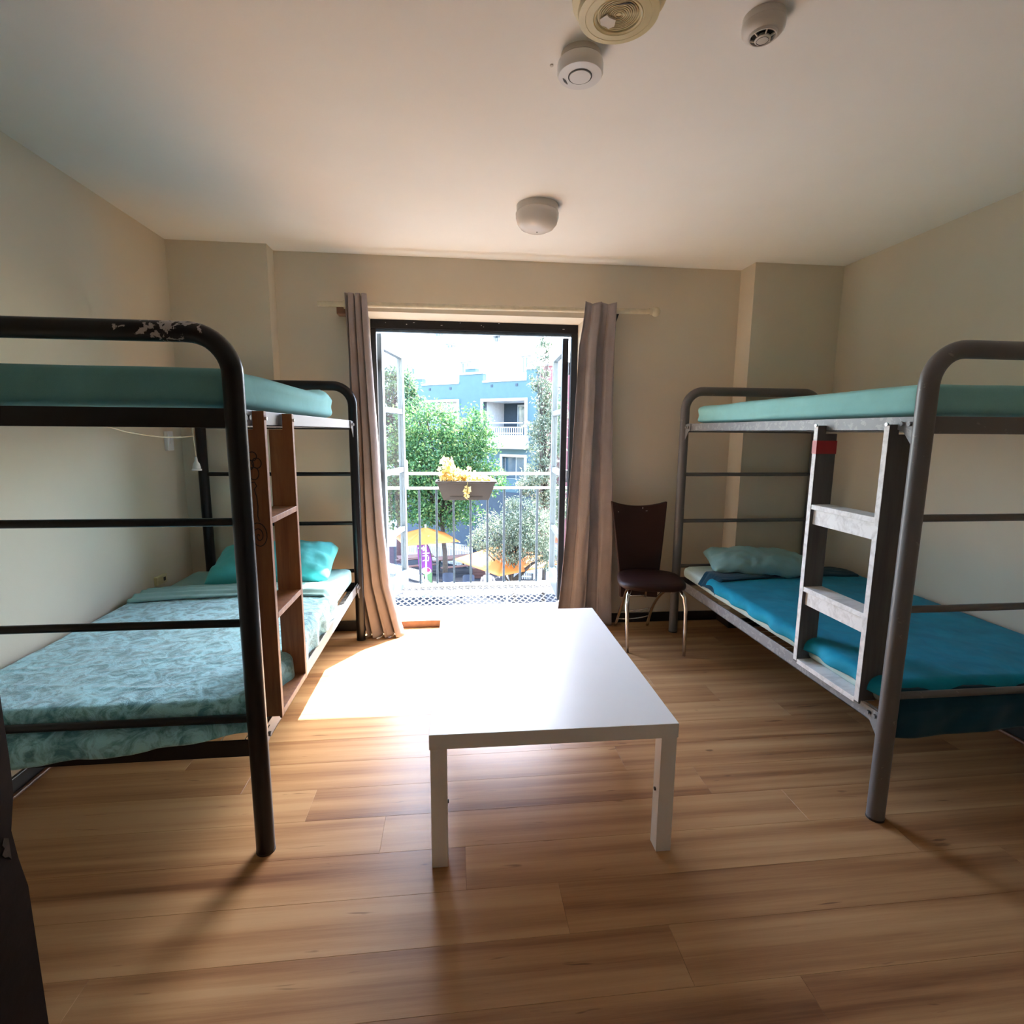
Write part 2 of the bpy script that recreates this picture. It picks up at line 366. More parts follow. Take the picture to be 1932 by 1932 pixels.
struct(MB().box(XPR, XR, YPR, YB, 0, H).build('wall_pier_right', M_wall))
T_ = .014; BH = .068
struct(MB().box(XL, XL+T_, YN, YPL, 0, BH).build('baseboard_left', M_skirt, bevel=.003))
struct(MB().box(XR-T_, XR, YN, YPR, 0, BH).build('baseboard_right', M_skirt, bevel=.003))
struct(MB().box(XPL, DX0-.02, YB-T_, YB, 0, BH).box(XL+T_, XPL+T_, YPL-T_, YPL, 0, BH).box(XPL, XPL+T_, YPL, YB-T_, 0, BH).build('baseboard_far_left', M_skirt, bevel=.003))
struct(MB().box(DX1+.02, XPR, YB-T_, YB, 0, BH).box(XPR-T_, XR-T_, YPR-T_, YPR, 0, BH).box(XPR-T_, XPR, YPR, YB-T_, 0, BH).build('baseboard_far_right', M_skirt, bevel=.003))
struct(MB().box(XL+T_, XL+T_+.018, .2, 3.1, 0, .016).build('trim_1', M_brown, bevel=.006))
struct(MB().box(XR-T_-.018, XR-T_, .2, 3.1, 0, .016).build('trim_2', M_brown, bevel=.006))
# threshold with its brown riser
sill = struct(MB().box(DX0, DX1, YB+.035, YO+.06, 0, .052).build('trim_3', M_sill, bevel=.004))
MB().box(DX0+.005, DX1-.005, YB+.012, YB+.034, 0, .048).build('riser', M_brown, sill, bevel=.003)

# ------------------------------------------------------------------ french doors
fr = struct(MB().box(DX0, DX1, 3.755, 3.80, 2.030, DZ).build('trim_4', M_black, bevel=.004)); fr['label'] = 'black door frame with chipped paint round the balcony opening'
MB().box(DX0, DX0+.035, 3.755, 3.80, .052, 2.030).build('frame_jamb', M_black, fr, bevel=.004)
MB().box(DX1-.045, DX1, 3.755, 3.80, .052, 2.030).build('frame_jamb', M_black, fr, bevel=.004)
MB().box(DX0+.035, DX1-.045, 3.772, 3.80, 2.012, 2.030).build('rebate_bead', M_rail, fr, bevel=.003)
for i in range(9):
    x = random.uniform(DX0+.05, DX1-.08); z = random.uniform(2.055, 2.083); w = random.uniform(.004, .016)
    MB().box(x, x+w, 3.7542, 3.7552, z, z+random.uniform(.002, .006)).build('paint_chip', M_sill, fr)
def leaf(n, hinge, free, label, side):
    h, f = Vector((*hinge, 0)), Vector((*free, 0)); d = (f-h); W = d.length; d.normalize(); nrm = Vector((-d.y, d.x, 0)); th = .022
    m = Matrix.Identity(4)
    for j in range(3): m[j][0] = d[j]; m[j][1] = nrm[j]
    m.translation = h
    z0, z1 = .075, 2.012
    root = thing('door_%d' % n, label, None, h + Vector((0,0,z0))); del root['label']; root['kind'] = 'structure'; root['label'] = label
    def bx(nm, mt, a0, a1, b0, b1, c0, c1, par=root, bev=.004):
        q = MB(); q.xf = m; q.box(a0, a1, b0, b1, c0, c1); return q.build(nm, mt, par, bevel=bev)
    bx('stile', M_black if side > 0 else M_dframe, 0, .055, -th, th, z0, z1); bx('stile', M_dframe, W-.055, W, -th, th, z0, z1)
    zs = [z0+.13, .555, 1.04, 1.50, z1-.10]
    bx('bottom_rail', M_dframe, .055, W-.055, -th, th, z0, zs[0]); bx('top_rail', M_dframe, .055, W-.055, -th, th, zs[4], z1)
    for z in zs[1:4]: bx('glazing_bar', M_dframe, .055, W-.055, -th*.8, th*.8, z-.02, z+.02)
    for i in range(4): bx('pane', M_glass, .055, W-.055, -.002, .002, zs[i]+(.02 if i else 0), zs[i+1]-(.02 if i < 3 else 0), bev=0)
    for z in (.30, 1.03, 1.80):
        hg = bx('hinge', M_steel, -.028, .004, -th*side-.012, -th*side+.004, z-.045, z+.045, bev=.002)
    return root
leaf(1, (-.522, 3.83), (-.425, 4.40), 'left glazed door leaf swung out over the balcony, four panes', -1)
leaf(2, (.790, 3.83), (.822, 4.40), 'right glazed door leaf swung out, seen nearly edge on, black hinge edge', 1)
# room entrance door, open at the left beside the camera
d3 = thing('door_3', None, None, (-.437, .05, 0)); d3['kind'] = 'structure'; d3['label'] = 'dark brown room door standing open with a chipped edge'
prof = []
for i in range(61):
    z = 2.02*i/60; c = 0
    if .93 < z < 1.03: c = .010*math.exp(-((z-.965)/.022)**2) + .003*random.random()
    prof.append((.5 - c, z))
poly = [(-.33, 0)] + [(y, z) for y, z in prof] + [(-.33, 2.02)]
MB().prism(poly, lambda y, z: (-.460, y, z), lambda y, z: (-.418, y, z)).build('door_leaf', M_doorb, d3)
q = MB().prism([(.4865, .972), (.482, .976), (.4795, .971), (.4815, .966), (.478, .962), (.4805, .957), (.484, .955), (.4865, .950)], lambda y, z: (-.4182, y, z), lambda y, z: (-.4174, y, z)); q.build('chipped_patch', M_chip, d3)

# ------------------------------------------------------------------ curtain rod and curtains
ROD_Y, ROD_Z = 3.45, 2.108
rod = thing('curtain_rod', 'cream painted curtain rod with a round finial above the balcony doors', 'curtain rod', (.25, ROD_Y, ROD_Z-.02))
MB().tube([(-.822, ROD_Y, ROD_Z), (1.255, ROD_Y, ROD_Z+.018)], .0165, 16).build('pole', M_cream, rod, smooth=True, auto=50)
MB().tube([(1.255, ROD_Y, ROD_Z+.018), (1.272, ROD_Y, ROD_Z+.018)], .021, 16).build('finial_collar', M_cream, rod, smooth=True, auto=50)
p = [(.004, 0)] + [(.030*math.sin(math.pi*i/12)+.001, .030-.030*math.cos(math.pi*i/12)) for i in range(1, 12)] + [(.002, .060)]
q = MB().lathe(p, (0, 0, 0), 20); q.xf = Matrix.Translation((1.268, ROD_Y, ROD_Z+.018)) @ Matrix.Rotation(R_(90), 4, 'Y'); q.build('finial', M_cream, rod, smooth=True)
MB().box(-.715, -.64, ROD_Y+.005, YB, ROD_Z-.055, ROD_Z-.012).build('bracket', M_brown, rod, bevel=.004)
MB().tube([(-.668, ROD_Y, ROD_Z), (-.636, ROD_Y, ROD_Z)], .026, 16).build('bracket_collar', M_cream, rod, smooth=True, auto=50)
MB().prism([(ROD_Y+.0, ROD_Z-.018), (YB, ROD_Z-.018), (YB, ROD_Z-.075)], lambda y, z: (1.02, y, z+.015), lambda y, z: (1.055, y, z+.015)).build('bracket', M_black, rod)
def interp(tab, z):
    if z >= tab[0][0]: return tab[0][1:]
    for (a, *va), (b, *vb) in zip(tab, tab[1:]):
        if a >= z >= b:
            t = (a-z)/(a-b); t = t*t*(3-2*t) if False else t; return [x+(y-x)*t for x, y in zip(va, vb)]
    return tab[-1][1:]
def curtain(name, label, tab, folds, seed):
    """tab rows: z, x left, x right, y centre, fold depth"""
    zt = tab[0][0]; zb = tab[-1][0]
    ph = [random.Random(seed+i).uniform(-.5, .5) for i in range(20)]
    def fn(u, v):
        z = zt + (zb-zt)*v; xl, xr, yc, am = interp(tab, z)
        uu = u + .018*math.sin(5*v+ph[0]*4) + .02*noise.noise((u*2.1, v*1.6, seed))
        ww = math.sin(2*math.pi*folds*uu + ph[1]); sq = math.copysign(abs(ww)**.75, ww)
        amp = am*(.75+.5*noise.noise((u*3+seed, v*.6, 1.7)))
        x = xl + (xr-xl)*u + .35*am*math.sin(4*math.pi*folds*uu+ph[2]*6)
        y = yc + amp*sq + .010*v*noise.noise((u*9, v*3, seed+5.)) + .006*noise.noise((u*14, v*9, seed+2.))
        return (x, y, z + (.006*math.cos(2*math.pi*folds*uu) if v < .02 else 0))
    return tag(MB().grid(fn, 200, 110).build(name, M_curt, None, smooth=True, solid=.0035), label, 'curtain')
curtain('curtain', 'mauve-grey curtain gathered at the left of the balcony doors, hem on the floor',
        [(2.162, -.655, -.535, 3.414, .024), (2.02, -.655, -.532, 3.428, .030), (1.7, -.655, -.520, 3.452, .034), (1.25, -.655, -.497, 3.45, .036), (.7, -.662, -.478, 3.445, .038),
         (.35, -.650, -.452, 3.445, .038), (.12, -.612, -.395, 3.425, .042), (.005, -.590, -.362, 3.405, .048)], 3.1, 3)
curtain('curtain', 'mauve-grey curtain drawn to the right of the balcony doors, behind the chair',
        [(2.160, .828, 1.018, 3.408, .020), (2.02, .820, 1.020, 3.425, .026), (1.9, .810, 1.022, 3.455, .032), (1.25, .788, 1.032, 3.452, .036), (.7, .752, 1.055, 3.460, .036),
         (.3, .722, 1.066, 3.478, .028), (.006, .690, 1.082, 3.485, .024)], 1.9, 12)

# ------------------------------------------------------------------ bunk beds
def bunk(label, X, sx, y0, y1, mp, mr, wallx, seed):
    """X open-side post, sx: direction to the wall; local a = distance from the open side"""
    r = .0285; Wd = abs(wallx-X)
    root = thing('bunk_bed', label, 'bunk bed', (X+sx*Wd/2, (y0+y1)/2, 0))
    P = lambda a, y, z: (X+sx*a, y, z)
    for y in (y0, y1):
        pts = rounded_path([P(0,y,0), P(0,y,1.6165), P(Wd,y,1.6165), P(Wd,y,0)], .115, 10)
        e = MB().tube(pts, r, 20).build('end_frame', mp, root, smooth=True, auto=50)
        for a in (0, Wd): MB().lathe([(r+.0008, 0), (r+.0008, .007), (r*.9, .009)], P(a, y, 0), 20).build('foot_cap', M_darkp, e, smooth=True, auto=40)
        for z in (1.082, .772, .463): MB().tube([P(r*.7,y,z), P(Wd-r*.7,y,z)], .0125, 12).build('end_bar', mp, root, smooth=True, auto=50)
        for zt in (1.410, .387):
            yy = y + (.006 if y == y0 else -.006)
            MB().box(min(X+sx*.02, X+sx*(Wd-.02)), max(X+sx*.02, X+sx*(Wd-.02)), yy-.003, yy+.003, zt-.055, zt).box(
                min(X+sx*.02, X+sx*(Wd-.02)), max(X+sx*.02, X+sx*(Wd-.02)), min(yy, yy+(.035 if y == y0 else -.035)), max(yy, yy+(.035 if y == y0 else -.035)), zt-.055, zt-.049).build('end_rail', mp, root, bevel=.001)
    for zt in (1.410, .387):
        for a, s in ((0.004, 1), (Wd-.004, -1)):
            xa = X+sx*a; xb = X+sx*(a+s*.066); xc = X+sx*(a+s*.004)
            hh = .048 if zt > 1 else .058; q = MB().box(min(xa, xc), max(xa, xc), y0+.025, y1-.025, zt-hh, zt).box(min(xa, xb), max(xa, xb), y0+.025, y1-.025, zt-hh, zt-hh+.005)
            rl = q.build('side_rail', mr, root, bevel=.001)
            if a < .1:
                for y, dy in ((y0, 1), (y1, -1)):
                    xo = X - sx*.004
                    br = MB().prism([(y+dy*.018, zt-.004), (y+dy*.095, zt-.004), (y+dy*.095, zt-.042), (y+dy*.070, zt-.050), (y+dy*.024, zt-.105), (y+dy*.018, zt-.105)],
                               lambda b, c: (xo, b, c), lambda b, c: (xo+sx*.004, b, c)).build('corner_bracket', mr, rl)
                    for k in (.045, .075): MB().tube([(xo+sx*.001, y+dy*k, zt-.024), (xo-sx*.009, y+dy*k, zt-.024)], .008, 8).build('bolt', mr, rl)
        w = MB()
        for i in range(1, 12): w.tube([P(Wd*i/12, y0+.03, zt-.045), P(Wd*i/12, y1-.03, zt-.045)], .0018, 5)
        for i in range(1, 26): w.tube([P(.03, y0+(y1-y0)*i/26, zt-.043), P(Wd-.03, y0+(y1-y0)*i/26, zt-.043)], .0016, 5)
        wo_ = w.build('wire_base', M_wire, root); wo_['kind'] = 'stuff'
    return root
LX, LY0, LY1, LW = -.622, 1.600, 3.362, -1.515
RX, RY0, RY1, RW = 1.478, 1.544, 3.320, 2.400
bunk('black tubular steel bunk bed with chipped paint, against the left wall', LX, -1, LY0, LY1, M_bedL, M_bedLr, LW, 1)
bunk('grey tubular steel bunk bed against the right wall', RX, 1, RY0, RY1, M_bedR, M_bedRr, RW, 2)

# ladders
lad = thing('bunk_ladder', 'reddish brown wooden ladder with a pen doodle, on the left bunk', 'ladder', (-.61, 1.87, .37))
LXo, LXi = -.598, -.672      # outer edge / inner edge (depth of the boards)
def ladder(root, xo, xi, ys, rungs, ms, mr, z0, z1, thick=.021, front=0.0):
    st = []
    for y in ys:
        poly = [(xo, z0), (xo, z1), (xo+(xi-xo)*.42, z1), (xo+(xi-xo)*.42, 1.352), (xi, 1.352), (xi, .395), (xo+(xi-xo)*.10, .395), (xo+(xi-xo)*.10, z0)]
        st.append(MB().prism(poly, lambda x, z: (x, y-thick/2, z), lambda x, z: (x, y+thick/2, z)).build('stile', ms, root, bevel=.0015))
    ya, yb = min(ys)+thick/2, max(ys)-thick/2
    for z, fh in rungs:
        rg = MB().box(min(xo, xi), max(xo, xi), ya, yb, z-.02, z).build('rung', mr, root, bevel=.0015)
        if fh:
            s = 1 if xi > xo else -1
            MB().box(min(xo+s*.012, xo+s*.03), max(xo+s*.012, xo+s*.03), ya, yb, z-.02-fh, z-.02).build('rung_facing', mr, rg, bevel=.0015)
    for y in ys: MB().tube([(xo, y, 1.385), (xo+(.006 if xo > xi else -.006), y, 1.385)], .006, 8).build('bolt', M_steel, root)
    return st
st = ladder(lad, -.588, -.672, (1.735, 2.020), [(1.072, 0), (.752, 0), (.412, 0)], M_ladL, M_ladL, .389, 1.408)
# the pen doodle on the near stile
yy = 1.735-.0108
def ink(pts, r=.0016):
    MB().tube([(x, yy, z) for x, z in pts], r, 6).build('pen_doodle', M_ink, st[0])
def loop(cx, cz, rx, rz, n=18, a0=0, a1=6.283): return [(cx+rx*math.cos(a0+(a1-a0)*i/n), cz+rz*math.sin(a0+(a1-a0)*i/n)) for i in range(n+1)]
for cx, cz, rx, rz in ((-.630, 1.268, .013, .014), (-.618, 1.247, .014, .016), (-.640, 1.242, .013, .016), (-.628, 1.215, .015, .020)): ink(loop(cx, cz, rx, rz))
ink([(-.640, 1.185), (-.628, 1.188), (-.622, 1.175), (-.630, 1.165), (-.624, 1.140), (-.622, 1.110), (-.625, 1.080), (-.621, 1.062)])
ink([(-.625 + .006*t*math.cos(t*1.9)*.62, 1.015 + .006*t*math.sin(t*1.9)*.95) for t in [i*.16 for i in range(50)]])
lad2 = thing('bunk_ladder', 'grey painted ladder with worn white rungs and red tape, on the right bunk', 'ladder', (1.47, 1.83, .36))
s2 = ladder(lad2, 1.448, 1.532, (1.652, 2.005), [(1.066, .062), (.718, .058), (.398, 0)], M_ladR, M_rungR, .383, 1.385, .023)
for s_ in s2: MB().box(1.4465, 1.4478, s_.location.y-.0105, s_.location.y+.0105, .39, 1.38).build('worn_front_edge', M_rungR, s_)
MB().box(1.4455, 1.5335, 2.005-.0130, 2.005+.0130, 1.272, 1.325).build('red_tape', M_red, s2[1])

# ------------------------------------------------------------------ bedding
def rbox(x0, x1, y0, y1, z0, z1, r, seed, amp=.004, sag=0, nx=26, ny=56, nz=8, extra=None):
    q = MB(); n = {}
    c = Vector(((x0+x1)/2, (y0+y1)/2, (z0+z1)/2)); hx, hy, hz = (x1-x0)/2, (y1-y0)/2, (z1-z0)/2
    def warp(p):
        inner = Vector((max(-hx+r, min(hx-r, p.x)), max(-hy+r, min(hy-r, p.y)), max(-hz+r, min(hz-r, p.z))))
        d = p-inner
        if d.length > 1e-6: p = inner + d.normalized()*r
        w = p+c
        k = noise.noise((w.x*3.1+seed, w.y*2.3, w.z*5)) + .5*noise.noise((w.x*8, w.y*5+seed, w.z*16))
        nn = d.normalized() if d.length > 1e-6 else Vector((0, 0, 0))
        w = w + nn*(amp*k)
        if extra: w = extra(w, p, (hx, hy, hz))
        return w
    for ax in range(3):
        for s in (-1, 1):
            nu, nv = ((ny, nz), (nx, nz), (nx, ny))[ax]
            def fn(u, v):
                a, b = 2*u-1, 2*v-1
                p = Vector(((s*hx, a*hy, b*hz), (a*hx, s*hy, b*hz), (a*hx, b*hy, s*hz))[ax]); return warp(p)
            q.grid(fn, nu, nv)
    return q
def ripple(axis_x, seed, amp=.007):
    def f(w, p, h):
        side = abs(p.x)/h[0] > .93
        if side:
            k = math.sin(w.z*95 + 2.2*noise.noise((w.y*1.6, seed, 0)) + w.y*1.5)*amp*.5*(.4+.6*abs(noise.noise((w.y*1.1, seed*2., w.z*6))))
            w = w + Vector((math.copysign(1, p.x)*k, 0, 0))
        return w
    return f
def bump_end(base, yend, zadd):
    def f(w, p, h):
        w = base(w, p, h)
        if p.z > 0: w.z += zadd*math.exp(-((w.y-yend)/.06)**2)*math.exp(-((w.x+.69)/.12)**2)
        return w
    return f
tag(rbox(-1.595, -.640, 1.632, 2.915, 1.412, 1.530, .035, 1.3, extra=bump_end(ripple(0, 4, .013), 2.80, .022)).build('mattress', M_sheetL, None, smooth=True, weld=True),
    'thin mattress in a teal fitted sheet on the upper left bunk', 'mattress')
tag(rbox(-1.595, -.656, 1.640, 3.325, .389, .493, .03, 2.1).build('mattress', M_sheetL2, None, smooth=True, weld=True),
    'mattress in a pale teal sheet on the lower left bunk', 'mattress')
tag(rbox(1.500, 2.470, 1.585, 3.205, 1.412, 1.518, .028, 5.2, extra=ripple(0, 7, .010)).build('mattress', M_sheetR, None, smooth=True, weld=True),
    'thin mattress in a light aqua fitted sheet on the upper right bunk', 'mattress')
tag(rbox(1.500, 2.470, 1.600, 3.285, .389, .478, .04, 6.2).build('mattress', M_sheetR2, None, smooth=True, weld=True),
    'mattress in a pale mint sheet on the lower right bunk', 'mattress')
def drape(xs, ys, ztop, seed, amp, xdrop, ydrop, hang=None, crease=0, over=.045):
    """xs=(wall edge, open edge), ys=(head, foot); cloth falls xdrop beyond the open edge and ydrop beyond the foot"""
    xw, xo = xs; yh, yf = ys; sx = 1 if xo > xw else -1; Lx, Ly = abs(xo-xw), abs(yh-yf); rr = .035
    def fall(t):    # arc-length t past the edge -> (out, down)
        if t <= 0: return t, 0.0
        a = min(t/rr, math.pi/2)
        return rr*math.sin(a), rr*(1-math.cos(a)) + max(0, t-rr*math.pi/2)
    def fn(u, v):
        du = u*(Lx+xdrop)-Lx; dv = v*(Ly+ydrop)-Ly
        if hang: dv = v*(Ly+ydrop+hang(u))-Ly
        ou, zu = fall(du+.02); ov, zv = fall(dv+.02)
        x = xo + sx*(ou-.02); y = yf - (ov-.02)
        k = noise.noise((x*4+seed, y*3.2, zu*6)) + .6*noise.noise((x*11, y*9+seed, zv*9)) + .35*noise.noise((x*24+seed, y*21, 3.)) + .2*noise.noise((x*48+seed, y*42, 3.))
        z = ztop - max(zu, zv) - .25*min(zu, zv) + amp*k*(1 if max(zu, zv) < .01 else .3)
        if crease:
            for c0, c1 in ((.33, .10), (.62, -.06), (.8, .16)):
                d = (v-c0) - c1*(u-.5); z += .006*crease*abs(noise.noise((u*3, c0*9, 1.)))*2*math.exp(-(d/.008)**2)*(1 if max(zu, zv) < .01 else 0)
        if zu > .01: x += sx*(.010*math.sin(y*34+seed)+.006*noise.noise((y*18, seed, zu*8)))*min(1, zu/.05)
        q_ = max(0, min(1, (zv-.045)/.045)); y -= over*q_*q_*(3-2*q_)
        if zv > .01: y -= (.008*math.sin(x*26+seed)+.006*noise.noise((x*18, seed, zv*8)))*min(1, zv/.06)
        return (x, y, z)
    return fn
bl = MB().grid(drape((-1.60, -.652), (2.74, 1.632), .503, 3.3, .0045, .118, .118, crease=.5, hang=lambda u: .028*(1-u)+.010*math.sin(u*7)-.06*max(0, u-.62)/.38), 120, 150).build('blanket', M_blankL, None, smooth=True, solid=.006)
tag(bl, 'crushed teal velvet blanket spread over the lower left bunk', 'blanket')
def flap(u, v):
    x = -1.60 + u*.960; a = v*math.pi*2*.5
    y = 2.655 + .06*math.sin(u*2.5) + v*.24 + .01*noise.noise((u*7, v*3, 2.)); z = .510 + .016*math.sin(min(1, v*1.15)*math.pi)**.6 + .005*math.sin(v*26+u*3) + .003*noise.noise((u*20, v*9, 1.))
    if u > .955: z -= (u-.955)*1.2
    return (x, y, z)
MB().grid(flap, 90, 40).build('turned_down_edge', M_sheetL2, bl, smooth=True, solid=.008)
br = MB().grid(drape((2.470, 1.500), (2.90, 1.590), .488, 8.3, .0030, .050, .045), 120, 150).build('blanket', M_blankR, None, smooth=True, solid=.007)
def hang_end(u, v):  # foot end of the blue blanket, coloured navy to paint in its shade
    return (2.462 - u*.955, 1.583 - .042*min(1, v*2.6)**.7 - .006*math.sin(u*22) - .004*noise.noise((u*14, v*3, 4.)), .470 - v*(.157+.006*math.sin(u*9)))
MB().grid(hang_end, 90, 24).build('shaded_hanging_end', M_flapR, br, smooth=True, solid=.006, label='end of the blanket hanging at the foot, its shade painted in as dark navy')
tag(br, 'deep blue velvet blanket spread over the lower right bunk', 'blanket')
def flapr(u, v):
    x = 2.44 - u*.965; y = 2.845 + .05*math.sin(u*3.2+.5) + v*.21 + .012*noise.noise((u*5, v*3, 7.))
    z = .496 + .012*math.sin(min(1, v*1.2)*math.pi)**.6 + .004*noise.noise((u*12, v*8, 3.))
    if u > .93: z -= (u-.93)*.9; y -= (u-.93)*.6
    return (x, y, z)
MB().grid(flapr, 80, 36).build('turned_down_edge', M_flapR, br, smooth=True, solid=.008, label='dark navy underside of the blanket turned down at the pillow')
def pillow(label, m, c, a, b, h, rz, tilt, seed, flat=.35):
    q = MB()
    for s in (1, -1):
        def fn(u, v):
            x, y = 2*u-1, 2*v-1
            t = (max(0, 1-abs(x)**2.6)*max(0, 1-abs(y)**2.4))**.48
            px = a*x*(1-.10*(1-abs(x)**3)*abs(y)**2*0 - .07*(1-y*y)*abs(x)**6*-1*-1); py = b*y*(1-.09*(1-x*x)*abs(y)**6)
            w = noise.noise((px*9+seed, py*9, s*2.)) + .7*noise.noise((px*19, py*15+seed, s*1.)) + .35*abs(noise.noise((px*34+seed, py*26, s*1.)))
            ed = math.exp(-((1-max(abs(x), abs(y)))/.22)**2); rad = math.sin(math.atan2(py, px)*17+seed)
            kk = 1-.07*abs(x*y)**3; px *= kk; py *= kk; z = s*h*t*(1 if s > 0 else flat) + 0.013*w*min(1, t*3) + .010*rad*ed*t + .012*ed*noise.noise((px*6, py*6, seed))
            return (px, py, z)
        q.grid(fn, 60, 44)
    q.xf = Matrix.Translation(c) @ Matrix.Rotation(rz, 4, 'Z') @ Matrix.Rotation(tilt, 4, 'X')
    return tag(q.build('pillow', m, None, smooth=True, weld=True), label, 'pillow')
pillow('turquoise pillow at the head of the lower left bunk', M_pilL, (-1.045, 3.115, .575), .345, .205, .115, R_(2), R_(16), 4.)
pillow('grey-aqua pillow at the head of the lower right bunk', M_pilR, (1.895, 3.065, .538), .315, .195, .082, R_(-14), R_(6), 9.)

# ------------------------------------------------------------------ coffee table
TX, TY, TW, TL, TH = -.0862, 1.4731, .778, 1.10, .45
tb = thing('coffee_table', 'low white laminate coffee table in the middle of the floor', 'table', (TX+TW/2, TY+TL/2, 0), rz=-.0078)
rot = Matrix.Translation((TX, TY, 0)) @ Matrix.Rotation(-.0078, 4, 'Z')
q = MB().box(0, TW, 0, TL, TH-.048, TH); q.xf = rot; q.build('tabletop', M_white, tb, bevel=.0015)
for lx in (.003, TW-.053):
    for ly in (.003, TL-.053):
        q = MB().box(lx, lx+.05, ly, ly+.05, 0, TH-.0485); q.xf = rot; lg = q.build('leg', M_white, tb, bevel=.0012)
        if ly < .1:
            s = 1 if lx < .1 else -1; xx = lx+.05 if s > 0 else lx
            q = MB().tube([(xx-s*.001, ly+.03, .205), (xx+s*.004, ly+.03, .205)], .006, 8); q.xf = rot; q.build('screw_cover', M_darkp, lg)

# ------------------------------------------------------------------ chair
ch = thing('dining_chair', 'dark brown leatherette chair with a tall back and chrome legs, by the right curtain', 'chair', (1.215, 3.2, 0), rz=R_(-8))
def bk(u, v, off):   # u across, v up
    z = .255 + (.900-.255)*v
    wl = .125 + .060*max(0, (v-.15)/.85)**.95; xm = 1.219 - .004*v
    x = xm + (2*u-1)*wl; dip = .034*(1-(2*u-1)**2)*max(0, (v-.7)/.3)
    y = 3.335 + .055*v**1.5 + off + .02*(2*u-1)**2*-1 - .085*(x-xm)*1.2
    return (x, y, z-dip)
q = MB(); q.grid(lambda u, v: bk(u, v, -.014), 16, 30); q.grid(lambda u, v: bk(u, v, .014), 16, 30)
n1 = 17*31
ring = [i for i in range(17)] + [j*17+16 for j in range(1, 31)] + [30*17+i for i in range(15, -1, -1)] + [j*17 for j in range(29, 0, -1)]
for i in range(len(ring)): a, b = ring[i], ring[(i+1) % len(ring)]; q.f.append((a, b, b+n1, a+n1))
bko = q.build('backrest', M_leath, ch, smooth=True, bevel=.006, auto=60)
for u, v, w, hgt in ((.57, .965, .004, .012), (.63, .935, .012, .003), (.10, .90, .007, .003)):
    x, y, z = bk(u, v, -.0155); MB().box(x, x+w, y-.001, y+.001, z, z+hgt).build('scuff_mark', M_scuff, bko)
def seat(u, v):
    a = 2*math.pi*u; t = v*2-1
    ca, sa = math.cos(a), math.sin(a); e = .62
    rx = .205 + .012*(-sa); 
    x = math.copysign(abs(ca)**e, ca)*rx; y = math.copysign(abs(sa)**e, sa)*.205
    rr = (1-abs(t)**5)**.5 if abs(t) < 1 else 0
    return x, y, rr, t
q = MB(); NS = 40; lay = [(-.022, .86), (-.020, .95), (-.012, .99), (0, 1), (.010, .985), (.018, .93), (.023, .78), (.025, .4), (.0255, .02)]
vs_ = []
for dz, k in lay:
    for i in range(NS):
        x, y, _, _ = seat(i/NS, .5); ang = R_(-12); xx, yy_ = x*k, y*k
        vs_.append((1.222 + xx*math.cos(ang)-yy_*math.sin(ang), 3.125 + xx*math.sin(ang)+yy_*math.cos(ang), .428+dz))
fs_ = [(i*NS+k, i*NS+(k+1) % NS, (i+1)*NS+(k+1) % NS, (i+1)*NS+k) for i in range(len(lay)-1) for k in range(NS)] + [tuple(range(NS-1, -1, -1)), tuple((len(lay)-1)*NS+k for k in range(NS))]
q.add(vs_, fs_); q.build('seat', M_leath, ch, smooth=True, auto=60)
for sx_, fx, fy, bx_, by in ((-1, 1.052, 3.005, 1.113, 3.462), (1, 1.382, 2.925, 1.342, 3.446)):
    fl_ = [(fx, fy, 0), (fx+.004*sx_, fy+.012, .15), (fx+.006*sx_, fy+.025, .29), (fx-.002*sx_, fy+.036, .36), (fx-.022*sx_, fy+.055, .396)]
    MB().tube(fl_, [.0085, .0115, .0125, .0125, .011], 12).build('front_leg', M_chrome, ch, smooth=True)
    top = Vector((fx-.030*sx_, fy+.065, .398)); end = Vector((bx_, by, 0)); pts = []
    c1 = Vector((fx-.055*sx_, fy+.20, .395)); c2 = Vector((bx_-.02*sx_, by-.12, .25))
    for i in range(17):
        t = i/16; pts.append(top*(1-t)**3 + c1*3*t*(1-t)**2 + c2*3*t*t*(1-t) + end*t**3)
    MB().tube(pts, .0105, 12).build('rear_leg', M_chrome, ch, smooth=True)
MB().tube([(1.112, 3.335, .262), (1.318, 3.315, .262)], .0085, 10).build('stretcher', M_chrome, ch, smooth=True)
for z, y, sag in ((.135, 3.405, -.012), (.068, 3.425, -.010)):
    MB().tube([(1.112+.222*i/10, y-.005+.03*math.sin(math.pi*i/10)*0, z+sag*math.sin(math.pi*i/10)+.012*i/10) for i in range(11)], .0045, 8).build('thin_stretcher', M_chrome, ch, smooth=True)
MB().tube([(1.262, 3.300, .262), (1.262, 3.255, .405)], .010, 10).build('seat_strut', M_chrome, ch, smooth=True)

# ------------------------------------------------------------------ ceiling fittings
c = (.402, 2.700, H)
lp = thing('ceiling_lamp', 'domed opal ceiling lamp near the balcony doors', 'ceiling lamp', (c[0], c[1], H-.10))
MB().lathe([(.004, 0), (.100, 0), (.100, -.030), (.004, -.030)], c, 40).build('lamp_base', M_plastg, lp, smooth=True, auto=40)
MB().lathe([(.004, -.030), (.101, -.030), (.104, -.036), (.103, -.055), (.096, -.080), (.080, -.100), (.055, -.112), (.025, -.117), (.003, -.118)], c, 40).build('lamp_dome', M_shade, lp, smooth=True)
MB().lathe([(.001, -.1175), (.004, -.1175), (.003, -.120), (.001, -.120)], c, 12).build('lamp_screw', M_darkp, lp)
c = (.368, 1.668, H)
al = thing('smoke_alarm', 'round white smoke alarm with a large button, beside the yellowed siren', 'smoke alarm', (c[0], c[1], H-.06))
